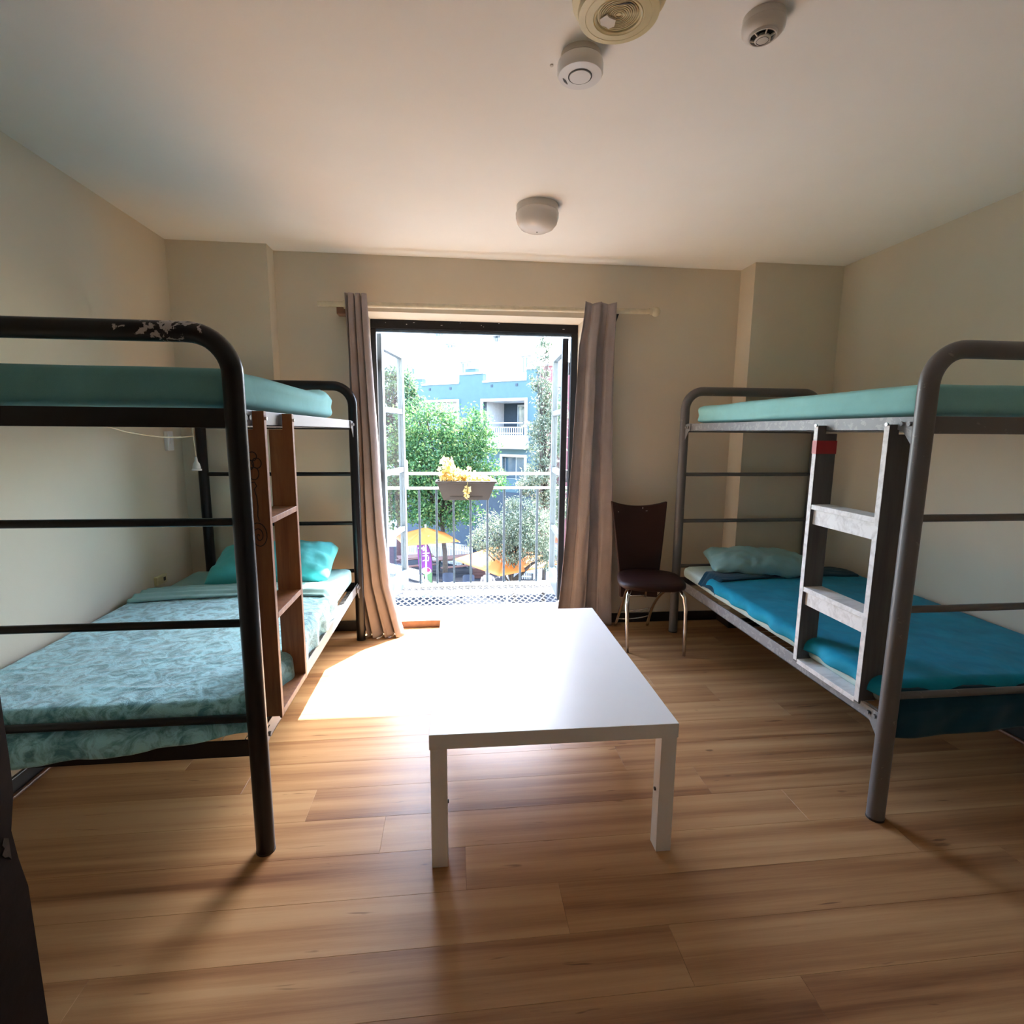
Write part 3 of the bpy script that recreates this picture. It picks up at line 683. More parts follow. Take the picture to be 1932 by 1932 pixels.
MB().lathe([(.002, 0), (.056, 0), (.058, -.016), (.002, -.016)], c, 40).build('alarm_base', M_plastg, al, smooth=True, auto=40)
MB().lathe([(.002, -.019), (.052, -.016), (.064, -.022), (.066, -.028), (.066, -.050), (.062, -.056), (.002, -.057)], c, 48).build('alarm_body', M_plast, al, smooth=True, auto=35)
MB().lathe([(.0315, -.0568), (.0345, -.0568), (.0345, -.0576), (.0315, -.0576)], c, 40, True).build('button_groove', M_darkp, al)
MB().lathe([(.002, -.056), (.0312, -.056), (.0305, -.0592), (.002, -.0596)], c, 40).build('test_button', M_plast, al, smooth=True, auto=40)
for i in range(3):
    a = R_(150); q = MB().box(-.009, .009, -.0012, .0012, -.0575, -.0565); q.xf = Matrix.Translation((c[0]-.043+i*.0045, c[1]+.022+i*.004, H)) @ Matrix.Rotation(R_(62), 4, 'Z'); q.build('sounder_slot', M_darkp, al)
q = MB().tube([(c[0]-.075, c[1]+.052, H+.002), (c[0]-.075, c[1]+.052, H-.004)], .005, 10); tag(q.build('ceiling_screw', M_plastg), 'small screw head in the ceiling beside the white smoke alarm', 'screw')
c = (.408, 1.428, H)
sr = thing('fire_siren', 'yellowed round siren with a torn grille, cut off by the top of the picture', 'siren', (c[0], c[1], H-.06))
MB().lathe([(.002, 0), (.112, 0), (.116, -.012), (.114, -.030), (.100, -.034), (.002, -.034)], c, 48).build('siren_base', M_yellow, sr, smooth=True, auto=40)
MB().lathe([(.002, -.033), (.094, -.033), (.100, -.050), (.098, -.062), (.082, -.0645), (.081, -.0635), (.080, -.0645), (.062, -.066), (.060, -.0640), (.058, -.066), (.054, -.064), (.052, -.060), (.002, -.060)], c, 56).build('siren_cover', M_yellow, sr, smooth=True, auto=28)
gq = MB()
for k in range(9): r0 = .006+.005*k; gq.lathe([(r0, -.0600), (r0+.0028, -.0600), (r0+.0026, -.0622), (r0+.0002, -.0622)], c, 40, True)
gq.build('grille_ring', M_yellow2, sr)['kind'] = 'stuff'
q = MB().prism([(-.043, -.012), (-.030, .004), (-.022, -.004), (-.004, -.010), (-.002, -.030), (-.014, -.040), (-.022, -.034), (-.036, -.030)], lambda x, y: (c[0]+x, c[1]-y-.0, H-.0615), lambda x, y: (c[0]+x*1.02, c[1]-y-.0, H-.066)); q.build('torn_paper', M_plaster, sr)
q = MB().prism([(-.018, .030), (.004, .037), (.018, .040), (.030, .036), (.016, .044), (.0, .040)], lambda x, y: (c[0]+x, c[1]-y, H-.0620), lambda x, y: (c[0]+x, c[1]-y, H-.0632)); q.build('crack', M_darkp, sr)
c = (.812, 1.478, H)
dt = thing('smoke_detector', 'small beige smoke detector with dark vents, alone at the right of the ceiling', 'smoke detector', (c[0], c[1], H-.06))
MB().lathe([(.002, 0), (.053, 0), (.054, -.018), (.002, -.018)], c, 40).build('detector_base', M_plastg, dt, smooth=True, auto=40)
MB().lathe([(.054, -.0185), (.053, -.029), (.045, -.038), (.036, -.041), (.034, -.047), (.031, -.047), (.029, -.038), (.030, -.0185)], c, 40, True).build('detector_body', M_plastg, dt, smooth=True, auto=45)
MB().lathe([(.002, -.019), (.030, -.019), (.029, -.0395), (.002, -.0395)], c, 30).build('vent_chamber', M_darkp, dt)
for k in range(6):
    a = R_(60*k+20); MB().beam((c[0]+.031*math.cos(a), c[1]+.031*math.sin(a), H-.043), (c[0]+.015*math.cos(a), c[1]+.015*math.sin(a), H-.050), .003, .004).build('vent_rib', M_plastg, dt)
MB().lathe([(.002, -.039), (.010, -.039), (.012, -.048), (.019, -.048), (.020, -.052), (.0155, -.054), (.0150, -.0532), (.0143, -.054), (.002, -.0542)], c, 30).build('detector_cap', M_plastg, dt, smooth=True, auto=30)
MB().lathe([(.0146, -.0538), (.0156, -.0538), (.0156, -.0546), (.0146, -.0546)], c, 30, True).build('cap_groove', M_darkp, dt)

# ------------------------------------------------------------------ small fittings on the left wall
sw = thing('light_switch', 'small white switch box on the left wall under the upper bunk', 'switch', (XL+.012, 3.245, 1.228))
MB().box(XL, XL+.024, 3.215, 3.275, 1.228, 1.338).build('switch_box', M_plast, sw, bevel=.004)
MB().box(XL+.024, XL+.028, 3.236, 3.254, 1.265, 1.300).build('rocker', M_plast, sw, bevel=.002)
so = thing('wall_socket', 'yellowed socket low on the left wall beside the pillow', 'socket', (XL+.01, 3.03, .495))
MB().box(XL, XL+.020, 2.985, 3.085, .495, .545).build('socket_plate', M_yellow, so, bevel=.004)
MB().box(XL+.020, XL+.0215, 3.045, 3.065, .510, .530).build('socket_hole', M_darkp, so)
pd = thing('pull_cord_holder', 'white lamp holder dangling on a cord under the upper left bunk', 'lamp holder', (-1.385, 3.0, 1.130))
MB().tube([(-1.392, 3.0, 1.364), (-1.390, 3.0, 1.30), (-1.387, 3.0, 1.24), (-1.383, 3.0, 1.205)], .0028, 8).build('cord', M_cream, pd, smooth=True)
MB().lathe([(.002, .075), (.006, .070), (.008, .050), (.016, .036), (.020, .016), (.019, .010), (.024, .008), (.024, 0), (.002, .001)], (-1.385, 3.0, 1.130), 20).build('holder', M_plast, pd, smooth=True, auto=40)
pts = [Vector((-1.25, 2.05, 1.362)), Vector((-1.29, 2.25, 1.338)), Vector((-1.32, 2.45, 1.322)), Vector((-1.35, 2.65, 1.312)), Vector((-1.375, 2.85, 1.310)), Vector((-1.388, 2.995, 1.314))]
tag(MB().tube(pts, .0028, 8).build('lamp_cord', M_cream, None, smooth=True), 'thin cream cord slung beneath the upper left bunk', 'cord')

# ------------------------------------------------------------------ balcony
BY = 4.45
gr = MB(); 
x0, x1, y0, y1 = -.80, 1.12, YO+.065, BY+.02
pit = .055
def clip_line(a, b):
    out = []
    d = (b[0]-a[0], b[1]-a[1]); t0, t1 = 0, 1
    for p_, q_ in ((-d[0], a[0]-x0), (d[0], x1-a[0]), (-d[1], a[1]-y0), (d[1], y1-a[1])):
        if abs(p_) < 1e-9:
            if q_ < 0: return None
        else:
            r_ = q_/p_
            if p_ < 0: t0 = max(t0, r_)
            else: t1 = min(t1, r_)
    return None if t0 >= t1 else ((a[0]+d[0]*t0, a[1]+d[1]*t0), (a[0]+d[0]*t1, a[1]+d[1]*t1))
for s in (1, -1):
    k = -40
    while k < 80:
        xa = x0 + k*pit; c_ = clip_line((xa, y0) if s > 0 else (xa, y1), (xa+.5*(y1-y0), y1) if s > 0 else (xa+.5*(y1-y0), y0)); k += 1
        if c_ and (Vector(c_[0])-Vector(c_[1])).length > .01: gr.beam((*c_[0], .004 + .0008*s), (*c_[1], .004 + .0008*s), .0125, .0022)
bal = struct(MB().box(x0-.02, x1+.02, y1, y1+.03, -.06, .022).box(x0-.02, x1+.02, y0-.04, y0, -.06, .006).box(x0-.03, x0, y0, y1, -.06, .012).box(x1, x1+.03, y0, y1, -.06, .012).build('balcony_floor', M_railt))
bal['label'] = 'small balcony floor of diamond metal grating'
gr.build('metal_grating', M_grate, bal)['kind'] = 'stuff'
rl = thing('balcony_railing', 'iron balcony railing with upright bars outside the open doors', 'railing', (.16, BY, .02))
MB().box(-.86, 1.18, BY-.02, BY+.02, .866, .886).build('lower_rail', M_railt, rl, bevel=.003)
MB().box(-.86, 1.18, BY-.016, BY+.016, .03, .05).build('bottom_rail', M_railt, rl, bevel=.003)
for k in range(-4, 11):
    x = -.306 + .1435*k
    if -.86 < x < 1.18: MB().box(x-.009, x+.009, BY-.009, BY+.009, .05, .866).build('baluster', M_rail, rl, bevel=.002)
MB().tube([(-.86, BY+.02, .996), (1.18, BY+.02, .996)], .013, 10).build('hand_rail', M_railt, rl, smooth=True)
for x in (-.40, .815):
    MB().tube([(x, BY+.005, .876), (x, BY+.01, .995)], .008, 8).build('rail_post', M_railt, rl)
    hk = rounded_path([(x, BY-.01, .965), (x, BY-.01, 1.105), (x-.075 if x < 0 else x+.075, BY-.01, 1.105)], .012, 4)
    MB().tube(hk, .008, 8).build('rail_bracket', M_railt, rl, smooth=True)
for x in (-.85, 1.17): MB().box(x-.015, x+.015, BY-.015, BY+.015, -.06, 1.0).build('end_post', M_rail, rl, bevel=.002)
# planter
pl = thing('planter_box', 'long grey plastic flower box hung on the balcony railing', 'planter', (.085, BY-.085, .79))
PYc = BY-.095
def trough(x0, x1, z0, z1, w0, w1, c0, c1):
    return [(c0-x0, PYc-w0, z0), (c0+x0, PYc-w0, z0), (c0+x0, PYc+w0, z0), (c0-x0, PYc+w0, z0), (c0-x1, PYc-w1, z1), (c0+x1, PYc-w1, z1), (c0+x1, PYc+w1, z1), (c0-x1, PYc+w1, z1)]
cx_ = .086
o_ = trough(.185, .238, .792, .938, .055, .072, cx_, cx_); i_ = trough(.178, .230, .800, .938, .049, .065, cx_, cx_)
q = MB(); q.v = o_ + i_
q.f = [(3,2,1,0), (0,1,5,4), (1,2,6,5), (2,3,7,6), (3,0,4,7), (8,9,10,11), (8,12,13,9), (9,13,14,10), (10,14,15,11), (11,15,12,8), (4,5,13,12), (5,6,14,13), (6,7,15,14), (7,4,12,15)]
q.build('planter_body', M_planter, pl)
q = MB()
for a, b, e, f in ((-.250, .250, -.082, -.068), (-.250, .250, .068, .082), (-.250, -.234, -.068, .068), (.234, .250, -.068, .068)): q.box(cx_+a, cx_+b, PYc+e, PYc+f, .932, .950)
q.build('planter_rim', M_planter, pl, bevel=.003)
MB().box(cx_-.135, cx_+.135, PYc-.0645, PYc-.058, .800, .822).build('front_ledge', M_planter, pl, bevel=.003)
MB().box(cx_-.225, cx_+.225, PYc-.062, PYc+.062, .915, .925).build('soil', M_soil, pl)
# flowers in the planter
def leaves(name, m, parent, pts, size, aspect=.55, droop=0, seed=1, curl=.25):
    n = len(pts); rg = np.random.default_rng(seed); P_ = np.array(pts)
    d = rg.normal(size=(n, 3)); d[:, 2] -= droop; d /= np.linalg.norm(d, axis=1)[:, None]
    e = np.cross(d, rg.normal(size=(n, 3))); e /= np.linalg.norm(e, axis=1)[:, None]; nn = np.cross(d, e)
    s = size*rg.uniform(.6, 1.3, n)[:, None]
    A = P_; B = P_ + d*s*.5 + e*s*aspect*.5 + nn*s*curl*.3; Cc = P_ + d*s; D = P_ + d*s*.5 - e*s*aspect*.5 + nn*s*curl*.3
    v = np.stack([A, B, Cc, D], 1).reshape(-1, 3); c0 = np.array([v[:, 0].mean(), v[:, 1].mean(), v[:, 2].min()])
    me = bpy.data.meshes.new(name); me.vertices.add(4*n); me.vertices.foreach_set('co', (v-c0).ravel().astype('f4'))
    idx = np.arange(4*n).reshape(-1, 4); tri = np.concatenate([idx[:, [0, 1, 2]], idx[:, [0, 2, 3]]], 1).reshape(-1)
    me.loops.add(6*n); me.loops.foreach_set('vertex_index', tri.astype('i4')); me.polygons.add(2*n)
    me.polygons.foreach_set('loop_start', np.arange(0, 6*n, 3, dtype='i4')); me.polygons.foreach_set('loop_total', np.full(2*n, 3, dtype='i4'))
    me.update(calc_edges=True); me.validate(); me.materials.append(m)
    o = bpy.data.objects.new(name, me); o.location = c0; place(o, parent); o['kind'] = 'stuff'; return o
fp = thing('flowering_plant', 'pale yellow flowering plant spilling from the balcony flower box', 'plant', (.07, PYc, .925))
pts = []
for (px, pz, rr, n) in ((-.055, 1.11, .040, 34), (-.075, 1.04, .055, 60), (-.02, 1.00, .065, 80), (-.09, .97, .055, 50), (.05, .99, .05, 46), (.10, .98, .05, 44), (.17, .965, .055, 46), (.24, .955, .045, 40), (.27, .95, .03, 16), (.10, .885, .020, 14), (.09, .855, .016, 12), (.085, .815, .012, 6)):
    for _ in range(n):
        dd = Vector((random.gauss(0, 1), random.gauss(0, 1), random.gauss(0, 1))).normalized()*rr*random.random()**.4
        pts.append((px+dd.x, (PYc if pz > .93 else PYc-.085)+dd.y*.8, pz+dd.z))
leaves('blossoms', M_petal, fp, pts, .038, .95, .1, 5, .5)
for px, pz in ((-.055, 1.09), (-.02, 1.0), (.08, .98), (.17, .96), (-.08, 1.0), (.24, .95)):
    MB().tube([(px*.8+.01, PYc, .92), (px*.9, PYc, (.92+pz)/2), (px, PYc, pz)], .0035, 6).build('stem', M_stem, fp, smooth=True)
MB().tube([(.09, PYc-.03, .95), (.095, PYc-.08, .945), (.095, PYc-.09, .88), (.085, PYc-.088, .82)], .003, 6).build('stem', M_stem, fp, smooth=True)

# ------------------------------------------------------------------ outside: ground and buildings
GZ = -5.5
tag(struct(MB().box(-60, 60, 21.5, 90, GZ-.3, GZ).build('pavement', M_pave)), 'sunlit pale pavement of the square below')
tag(struct(MB().box(-60, 60, YO, 21.5, GZ-.3, GZ-.02).build('street', M_asph)), 'dark street between the balcony and the square')
struct(MB().box(-9, 9, YO-.25, YO, GZ, -.12).build('wall_outside_below', M_ext)); struct(MB().box(-9, XL-.15, YO-.25, YO, -.12, 5).build('wall_outside_left', M_ext)); struct(MB().box(XR+.15, 9, YO-.25, YO, -.12, 5).build('wall_outside_right', M_ext)); struct(MB().box(XL-.15, XR+.15, YO-.25, YO, H+.15, 5).build('wall_outside_above', M_ext))
FA = R_(38)
F0 = at(950, 790, 'y', 30.0)
def fxf(off=0.0, base=F0):
    m = Matrix.Translation((base.x, base.y, 0)) @ Matrix.Rotation(-FA, 4, 'Z'); return m @ Matrix.Translation((0, off, 0))
def fpt(x, y, off=0.0, base=F0):
    n = Vector((math.sin(FA), math.cos(FA), 0)); r = ray(x, y); c0 = Vector((0, 0, CAM_Z))
    t = (n.dot(Vector((base.x, base.y, 0))-c0)+off)/n.dot(r); w = c0 + r*t
    e = Vector((math.cos(FA), -math.sin(FA), 0)); return (w-Vector((base.x, base.y, 0))).dot(e), w.z
def fbox(parent, name, m, u0, u1, z0, z1, v0, v1, bevel=0, base=F0):
    q = MB(); q.xf = fxf(0, base); q.box(min(u0, u1), max(u0, u1), v0, v1, min(z0, z1), max(z0, z1)); return q.build(name, m, parent, bevel=bevel)
def wall_holes(parent, name, m, u0, u1, z0, z1, v0, v1, holes, base=F0):
    us = sorted({u0, u1, *[h[0] for h in holes], *[h[1] for h in holes]}); zs = sorted({z0, z1, *[h[2] for h in holes], *[h[3] for h in holes]})
    q = MB(); q.xf = fxf(0, base)
    for a, b in zip(us, us[1:]):
        for c_, d in zip(zs, zs[1:]):
            if a < u0-1e-6 or b > u1+1e-6: continue
            if any(h[0]-1e-6 <= a and b <= h[1]+1e-6 and h[2]-1e-6 <= c_ and d <= h[3]+1e-6 for h in holes): continue
            q.box(a, b, v0, v1, c_, d)
    return q.build(name, m, parent)
bb = thing('apartment_building', 'blue-grey building with a stepped parapet across the square', 'building', (F0.x, F0.y, GZ))
uL = fpt(760, 728)[0]; uR = fpt(1013, 716)[0]; zlow = fpt(905, 722)[1]-.35
g = lambda x, y: fpt(x, y)
zl = g(880, 723.5)[1]
rec = (g(912, 760)[0], g(991, 760)[0], g(950, 846)[1], g(950, 757)[1])
lw = (g(948, 870)[0], g(990, 870)[0], g(970, 905)[1], g(970, 862)[1])
ww = (g(800, 790)[0], g(863, 790)[0], g(830, 800)[1], g(830, 759)[1])
wall_holes(bb, 'facade', M_blue, uL, uR, GZ, zl, 0, .35, [rec, lw, ww])
steps = [(782, 796, 715.5, 0), (866, 911, 706.5, 0), (878, 897, 696, 706.5), (993.5, 1013, 696.5, 0)]
for a, b, yt, yb_ in steps:
    u0, u1 = g(a, yt)[0], g(b, yt)[0]; zt = g((a+b)/2, yt)[1]
    fbox(bb, 'parapet_step', M_blue, u0, u1, g((a+b)/2, yb_)[1] if yb_ else zl, zt, 0, .35)
    fbox(bb, 'parapet_cap', M_btrim, u0-.06, u1+.06, zt, zt+.12, -.06, .41)
for a, b in ((796, 866), (911, 993.5)): fbox(bb, 'parapet_cap', M_btrim, g(a, 724)[0], g(b, 724)[0], zl, zl+.10, -.06, .41)
fbox(bb, 'building_core', M_navy, uL, uR, GZ, zl-.3, 2.2, 9)
fbox(bb, 'ground_floor_front', M_navy, uL, uR, GZ, g(900, 905)[1]-.6, -.12, 0)
def surround(h, w, name='window_surround'):
    fbox(bb, name, M_btrim, h[0]-w, h[0], h[2], h[3]+w, -.08, .36); fbox(bb, name, M_btrim, h[1], h[1]+w, h[2], h[3]+w, -.08, .36); fbox(bb, name, M_btrim, h[0], h[1], h[3], h[3]+w, -.08, .36)
surround(rec, .16); surround(lw, .14); surround(ww, .15)
# recessed balcony: side wall, sliding window, slab, rail
fbox(bb, 'recess_side_wall', M_sill, rec[0]-.02, rec[0], rec[2], rec[3], .36, 2.2)
fbox(bb, 'recess_ceiling', M_bwhite, rec[0], rec[1], rec[3], rec[3]+.02, .36, 2.2)
wi = (g(936, 770)[0]+.2, rec[1]); 
win = fbox(bb, 'window', M_btrim, wi[0], rec[1]+.6, g(960, 846)[1]+.3, rec[3]-.10, 2.0, 2.06)
for k in range(3):
    a = wi[0] + (rec[1]+.5-wi[0])*k/3; b = wi[0] + (rec[1]+.5-wi[0])*(k+1)/3
    fbox(win, 'pane', M_bglass, a+.09, b-.03, g(960, 846)[1]+.4, rec[3]-.22, 1.95, 2.0)
zr0, zr1 = g(960, 821)[1], g(960, 797)[1]; ub0, ub1 = g(932, 810)[0], g(996, 810)[0]
fbox(bb, 'balcony_slab', M_bwhite, ub0-.2, ub1+.05, g(960, 846)[1], zr0, -.65, 2.0)
br_ = fbox(bb, 'balcony_rail', M_btrim, ub0, ub1, zr1-.07, zr1, -.62, -.55); fbox(br_, 'rail_bar', M_btrim, ub0, ub1, zr0+.08, zr0+.14, -.61, -.56); fbox(br_, 'rail_bar', M_btrim, ub0, ub1, zr1-.30, zr1-.25, -.61, -.56)
n_ = 17
for k in range(n_):
    u = ub0 + (ub1-ub0)*k/(n_-1); fbox(br_, 'baluster', M_btrim, u-.025, u+.025, zr0, zr1-.28, -.60, -.57)
for h in (lw, ww):
    w_ = fbox(bb, 'window', M_btrim, h[0], h[1], h[2], h[3], .30, .34)
    um = (h[0]+h[1])/2
    fbox(w_, 'pane', M_bglass, h[0]+.06, um-.04, h[2]+.05, h[3]-.06, .27, .30); fbox(w_, 'pane', M_bglass, um+.04, h[1]-.06, h[2]+.05, h[3]-.06, .27, .30)
for x, y in ((811, 735), (850, 733), (928, 728), (975, 726)):
    u, z = g(x, y); fbox(bb, 'scupper', M_navy, u-.07, u+.07, z-.07, z+.07, -.03, 0)
# white tower behind
W0 = at(900, 700, 'y', 46.0)
wt = thing('apartment_building', 'tall white building rising behind the blue-grey one', 'building', (W0.x, W0.y, GZ))
gw = lambda x, y: fpt(x, y, 0, W0)
holes = []
for (a, b, c_, d) in ((868, 893, 682, 708), (982, 1002, 671, 703), (840, 860, 648, 656), (930, 943, 629, 645), (773, 783, 692, 706), (818, 836, 624, 634)):
    holes.append((gw(a, c_)[0], gw(b, c_)[0], gw((a+b)/2, d)[1], gw((a+b)/2, c_)[1]))
wall_holes(wt, 'facade', M_bwhite, gw(540, 700)[0], gw(1020, 700)[0], GZ, 15.5, 0, .4, holes, W0)
for h in holes:
    w_ = fbox(wt, 'window', M_btrim, *h, .3, .36, 0, W0); um = (h[0]+h[1])/2
    fbox(w_, 'pane', M_bglass, h[0]+.12, um-.06, h[2]+.1, h[3]-.12, .24, .30, 0, W0); fbox(w_, 'pane', M_bglass, um+.06, h[1]-.12, h[2]+.1, h[3]-.12, .24, .30, 0, W0)
fbox(wt, 'floor_band', M_btrim, gw(700, 700)[0], gw(1020, 700)[0], gw(880, 640)[1], gw(880, 636)[1], -.25, 0, 0, W0)
fbox(wt, 'floor_band', M_btrim, gw(700, 700)[0], gw(1020, 700)[0], gw(880, 668)[1], gw(880, 665)[1], -.25, 0, 0, W0)
mb_ = thing('side_building', 'maroon wall glimpsed behind the right-hand trees', 'building', (F0.x+4, F0.y, GZ))
fbox(mb_, 'facade', M_maroon, uR+.05, uR+7, GZ, g(1013, 690)[1], .3, 7)
fbox(mb_, 'parapet_cap', M_btrim, uR+.05, uR+7, g(1013, 690)[1], g(1013, 690)[1]+.12, .22, 7)

# ------------------------------------------------------------------ trees
def tree(label, base, crowns, m, nleaf, size, seed, trunk_r=.14, aspect=.5, name='tree', droop=.2):
    rg = random.Random(seed); b = Vector(base)
    root = thing(name, label, 'tree', base)
    tot = sum(c_[3]*c_[4]*c_[5] for c_ in crowns); pts = []
    for (cx, cy_, cz, rx, ry, rz) in crowns:
        k = int(nleaf*rx*ry*rz/tot); clumps = []
        for _ in range(max(8, int(k/55))):
            d = Vector((rg.gauss(0, 1), rg.gauss(0, 1), rg.gauss(0, 1))).normalized()*(rg.random()**.32)
            clumps.append(Vector((cx+d.x*rx, cy_+d.y*ry, cz+d.z*rz)))
        cr = .22*min(rx, ry, rz)+.10
        for c_ in clumps:
            for _ in range(55):
                d = Vector((rg.gauss(0, .5), rg.gauss(0, .5), rg.gauss(0, .42)))*cr; pts.append(tuple(c_+d))
    leaves('foliage', m, root, pts, size, aspect, droop, seed)
    c0 = crowns[0]; top = Vector((c0[0], c0[1], c0[2]))
    mid = b.lerp(top, .5) + Vector((rg.uniform(-.15, .15), rg.uniform(-.15, .15), 0))
    MB().tube([b, b.lerp(mid, .5)+Vector((.05, 0, 0)), mid, top], [trunk_r, trunk_r*.85, trunk_r*.7, trunk_r*.3], 10).build('trunk', M_bark, root, smooth=True)
    for c_ in crowns:
        for _ in range(4):
            e = Vector((c_[0]+rg.uniform(-.7, .7)*c_[3], c_[1]+rg.uniform(-.7, .7)*c_[4], c_[2]+rg.uniform(-.3, .7)*c_[5]))
            s = mid.lerp(top, rg.uniform(0, .7)); MB().tube([s, s.lerp(e, .5)+Vector((0, 0, .15)), e], [trunk_r*.45, trunk_r*.3, trunk_r*.1], 7).build('branch', M_bark, root, smooth=True)
    return root
def cw(px, py, Y, wpx, hpx, depth):
    p_ = at(px, py, 'y', Y); k = Y/F_PX*1.0; return (p_.x, p_.y, p_.z, wpx*k/2, depth, hpx*k/2)
def gb(px, Y): p_ = at(px, 900, 'y', Y); return (p_.x, p_.y, GZ)
tree('bright green leafy tree filling the middle of the view', gb(838, 23.4),
     [cw(830, 890, 23.4, 205, 180, 1.5), cw(800, 800, 23.4, 110, 90, 1.1), cw(875, 830, 23.4, 120, 120, 1.2), cw(760, 890, 23.4, 110, 170, 1.2), cw(825, 965, 23.2, 170, 70, 1.2), cw(935, 905, 23, 70, 60, .8), cw(740, 965, 23.4, 70, 60, .9)], M_lf1, 30000, .15, 11)
tree('paler green tree at the far left behind the open door leaf', gb(748, 27.5),
     [cw(745, 750, 27.5, 95, 110, 1.2), cw(775, 770, 27.5, 40, 70, .8), cw(735, 830, 27.5, 80, 100, 1.1)], M_lf3, 9000, .17, 12)
tree('tall thin-leaved olive tree in front of the facade at the right', gb(1028, 19),
     [cw(1026, 830, 19, 62, 130, .8), cw(1022, 710, 19, 40, 90, .6), cw(1040, 770, 19, 60, 90, .7), cw(1030, 655, 19, 26, 50, .4), cw(1012, 905, 19, 80, 60, .8), cw(1045, 950, 19, 70, 80, .8)], M_lf2, 11000, .13, 13, .09, .32, droop=.7)
tree('silvery olive bush overhanging the larger orange parasol', gb(985, 16.6),
     [cw(960, 1010, 16.6, 130, 90, .9), cw(1010, 1010, 16.2, 90, 120, .9), cw(985, 965, 16.8, 80, 60, .7), cw(905, 1020, 16.8, 45, 50, .5), cw(1035, 1045, 15.9, 50, 70, .5)], M_lf2, 15000, .11, 14, .08, .28, 'olive_bush', .8)

# ------------------------------------------------------------------ terrace on the square
def parasol(label, c, half, rz, zt, zb):
    root = thing('parasol', label, 'parasol', (c[0], c[1], GZ), 'orange parasols on the terrace', rz)
    m = Matrix.Translation((c[0], c[1], 0)) @ Matrix.Rotation(rz, 4, 'Z')
    cor = [(-half, -half), (half, -half), (half, half), (-half, half)]
    for i in range(4):
        a, b = cor[i], cor[(i+1) % 4]; q = MB(); q.xf = m
        def fn(u, v): 
            x = (a[0]*(1-u)+b[0]*u)*v; y = (a[1]*(1-u)+b[1]*u)*v; sag = -.06*math.sin(math.pi*v)*math.sin(math.pi*u); return (x, y, zt+(zb-zt)*v+sag)
        q.grid(fn, 10, 10); q.build('canopy_panel', M_orange, root, smooth=True, solid=.01)
        q = MB(); q.xf = m; q.tube([(a[0]*.03, a[1]*.03, zt-.03), (a[0], a[1], zb-.03)], .015, 6); q.build('rib', M_pole, root)
    q = MB(); q.xf = m; q.tube([(0, 0, GZ), (0, 0, zt+.12)], .035, 10); q.build('pole', M_pole, root)
    q = MB(); q.xf = m; q.lathe([(.02, 0), (.32, 0), (.32, .05), (.06, .10), (.02, .10)], (0, 0, GZ), 20); q.build('base', M_stone, root)
parasol('orange parasol half hidden by the green tree, behind the purple flag', (-1.25, 21.6), 1.12, R_(18), -2.58, -3.05)
parasol('large orange parasol in the sun under the olive bush', (1.75, 17.6), 1.35, R_(32), -2.40, -3.08)
# feather flag
fb = at(816, 1104, 'z', GZ); fg = thing('feather_flag', 'purple feather flag with white lettering and a green foot', 'flag', (fb.x, fb.y, GZ))
FY = fb.y; fw = lambda x, y: at(x, y, 'y', FY)
cz = lambda x, y: 990 + (y)*.0828
def fpx(cx, cy): return (740+cx*.08282, 990+cy*.08282)
edgeR = [(640, 320), (760, 390), (830, 500), (880, 640), (905, 800), (915, 1000), (915, 1200), (912, 1360)]
edgeL = [(545, 320), (565, 480), (580, 700), (600, 900), (620, 1060), (645, 1150)]
def ribbon(name, m, cpts, off, th=.01):
    pl_ = [fw(*fpx(*p_)) for p_ in cpts]
    q = MB().prism([(p_.x, p_.z) for p_ in pl_], lambda x, z: (x, FY-off, z), lambda x, z: (x, FY-off+th, z)); return q.build(name, m, fg)
ribbon('flag_cloth', M_flagp, edgeL + [(905, 1080)] + edgeR[5::-1], 0)
ribbon('flag_foot', M_flagg, [(640, 1080), (905, 1080), (915, 1200), (912, 1360), (790, 1230)], 0)
ribbon('print_disc', M_flagw, [(775+115*math.cos(a), 1050+80*math.sin(a)) for a in [i*math.pi/10 for i in range(20)]], .012)
ribbon('print_fruit', M_flagr, [(810+55*math.cos(a), 1030+45*math.sin(a)) for a in [i*math.pi/7 for i in range(14)]], .024)
ribbon('print_splash', M_flagw, [(585, 520), (680, 520), (720, 470), (735, 530), (790, 500), (770, 560), (800, 600), (740, 580), (700, 610), (690, 560), (590, 545)], .012)
for pl_ in ([(690, 640), (850, 630), (850, 655), (690, 662)], [(690, 700), (820, 690), (820, 715), (690, 722)], [(815, 730), (840, 728), (830, 830), (808, 830)], [(690, 815), (740, 795), (800, 805), (830, 830), (800, 825), (745, 815), (690, 835)]): ribbon('letter_stroke', M_flagw, pl_, .012)
rim = [fw(*fpx(*p_)) for p_ in edgeR]; MB().tube([Vector((p_.x, FY, p_.z)) for p_ in rim] + [Vector((rim[-1].x, FY, GZ))], .018, 6).build('flag_pole', M_darkp, fg)
MB().lathe([(.02, 0), (.22, 0), (.2, .06), (.03, .08)], (rim[-1].x, FY, GZ), 16).build('flag_base', M_stone, fg)
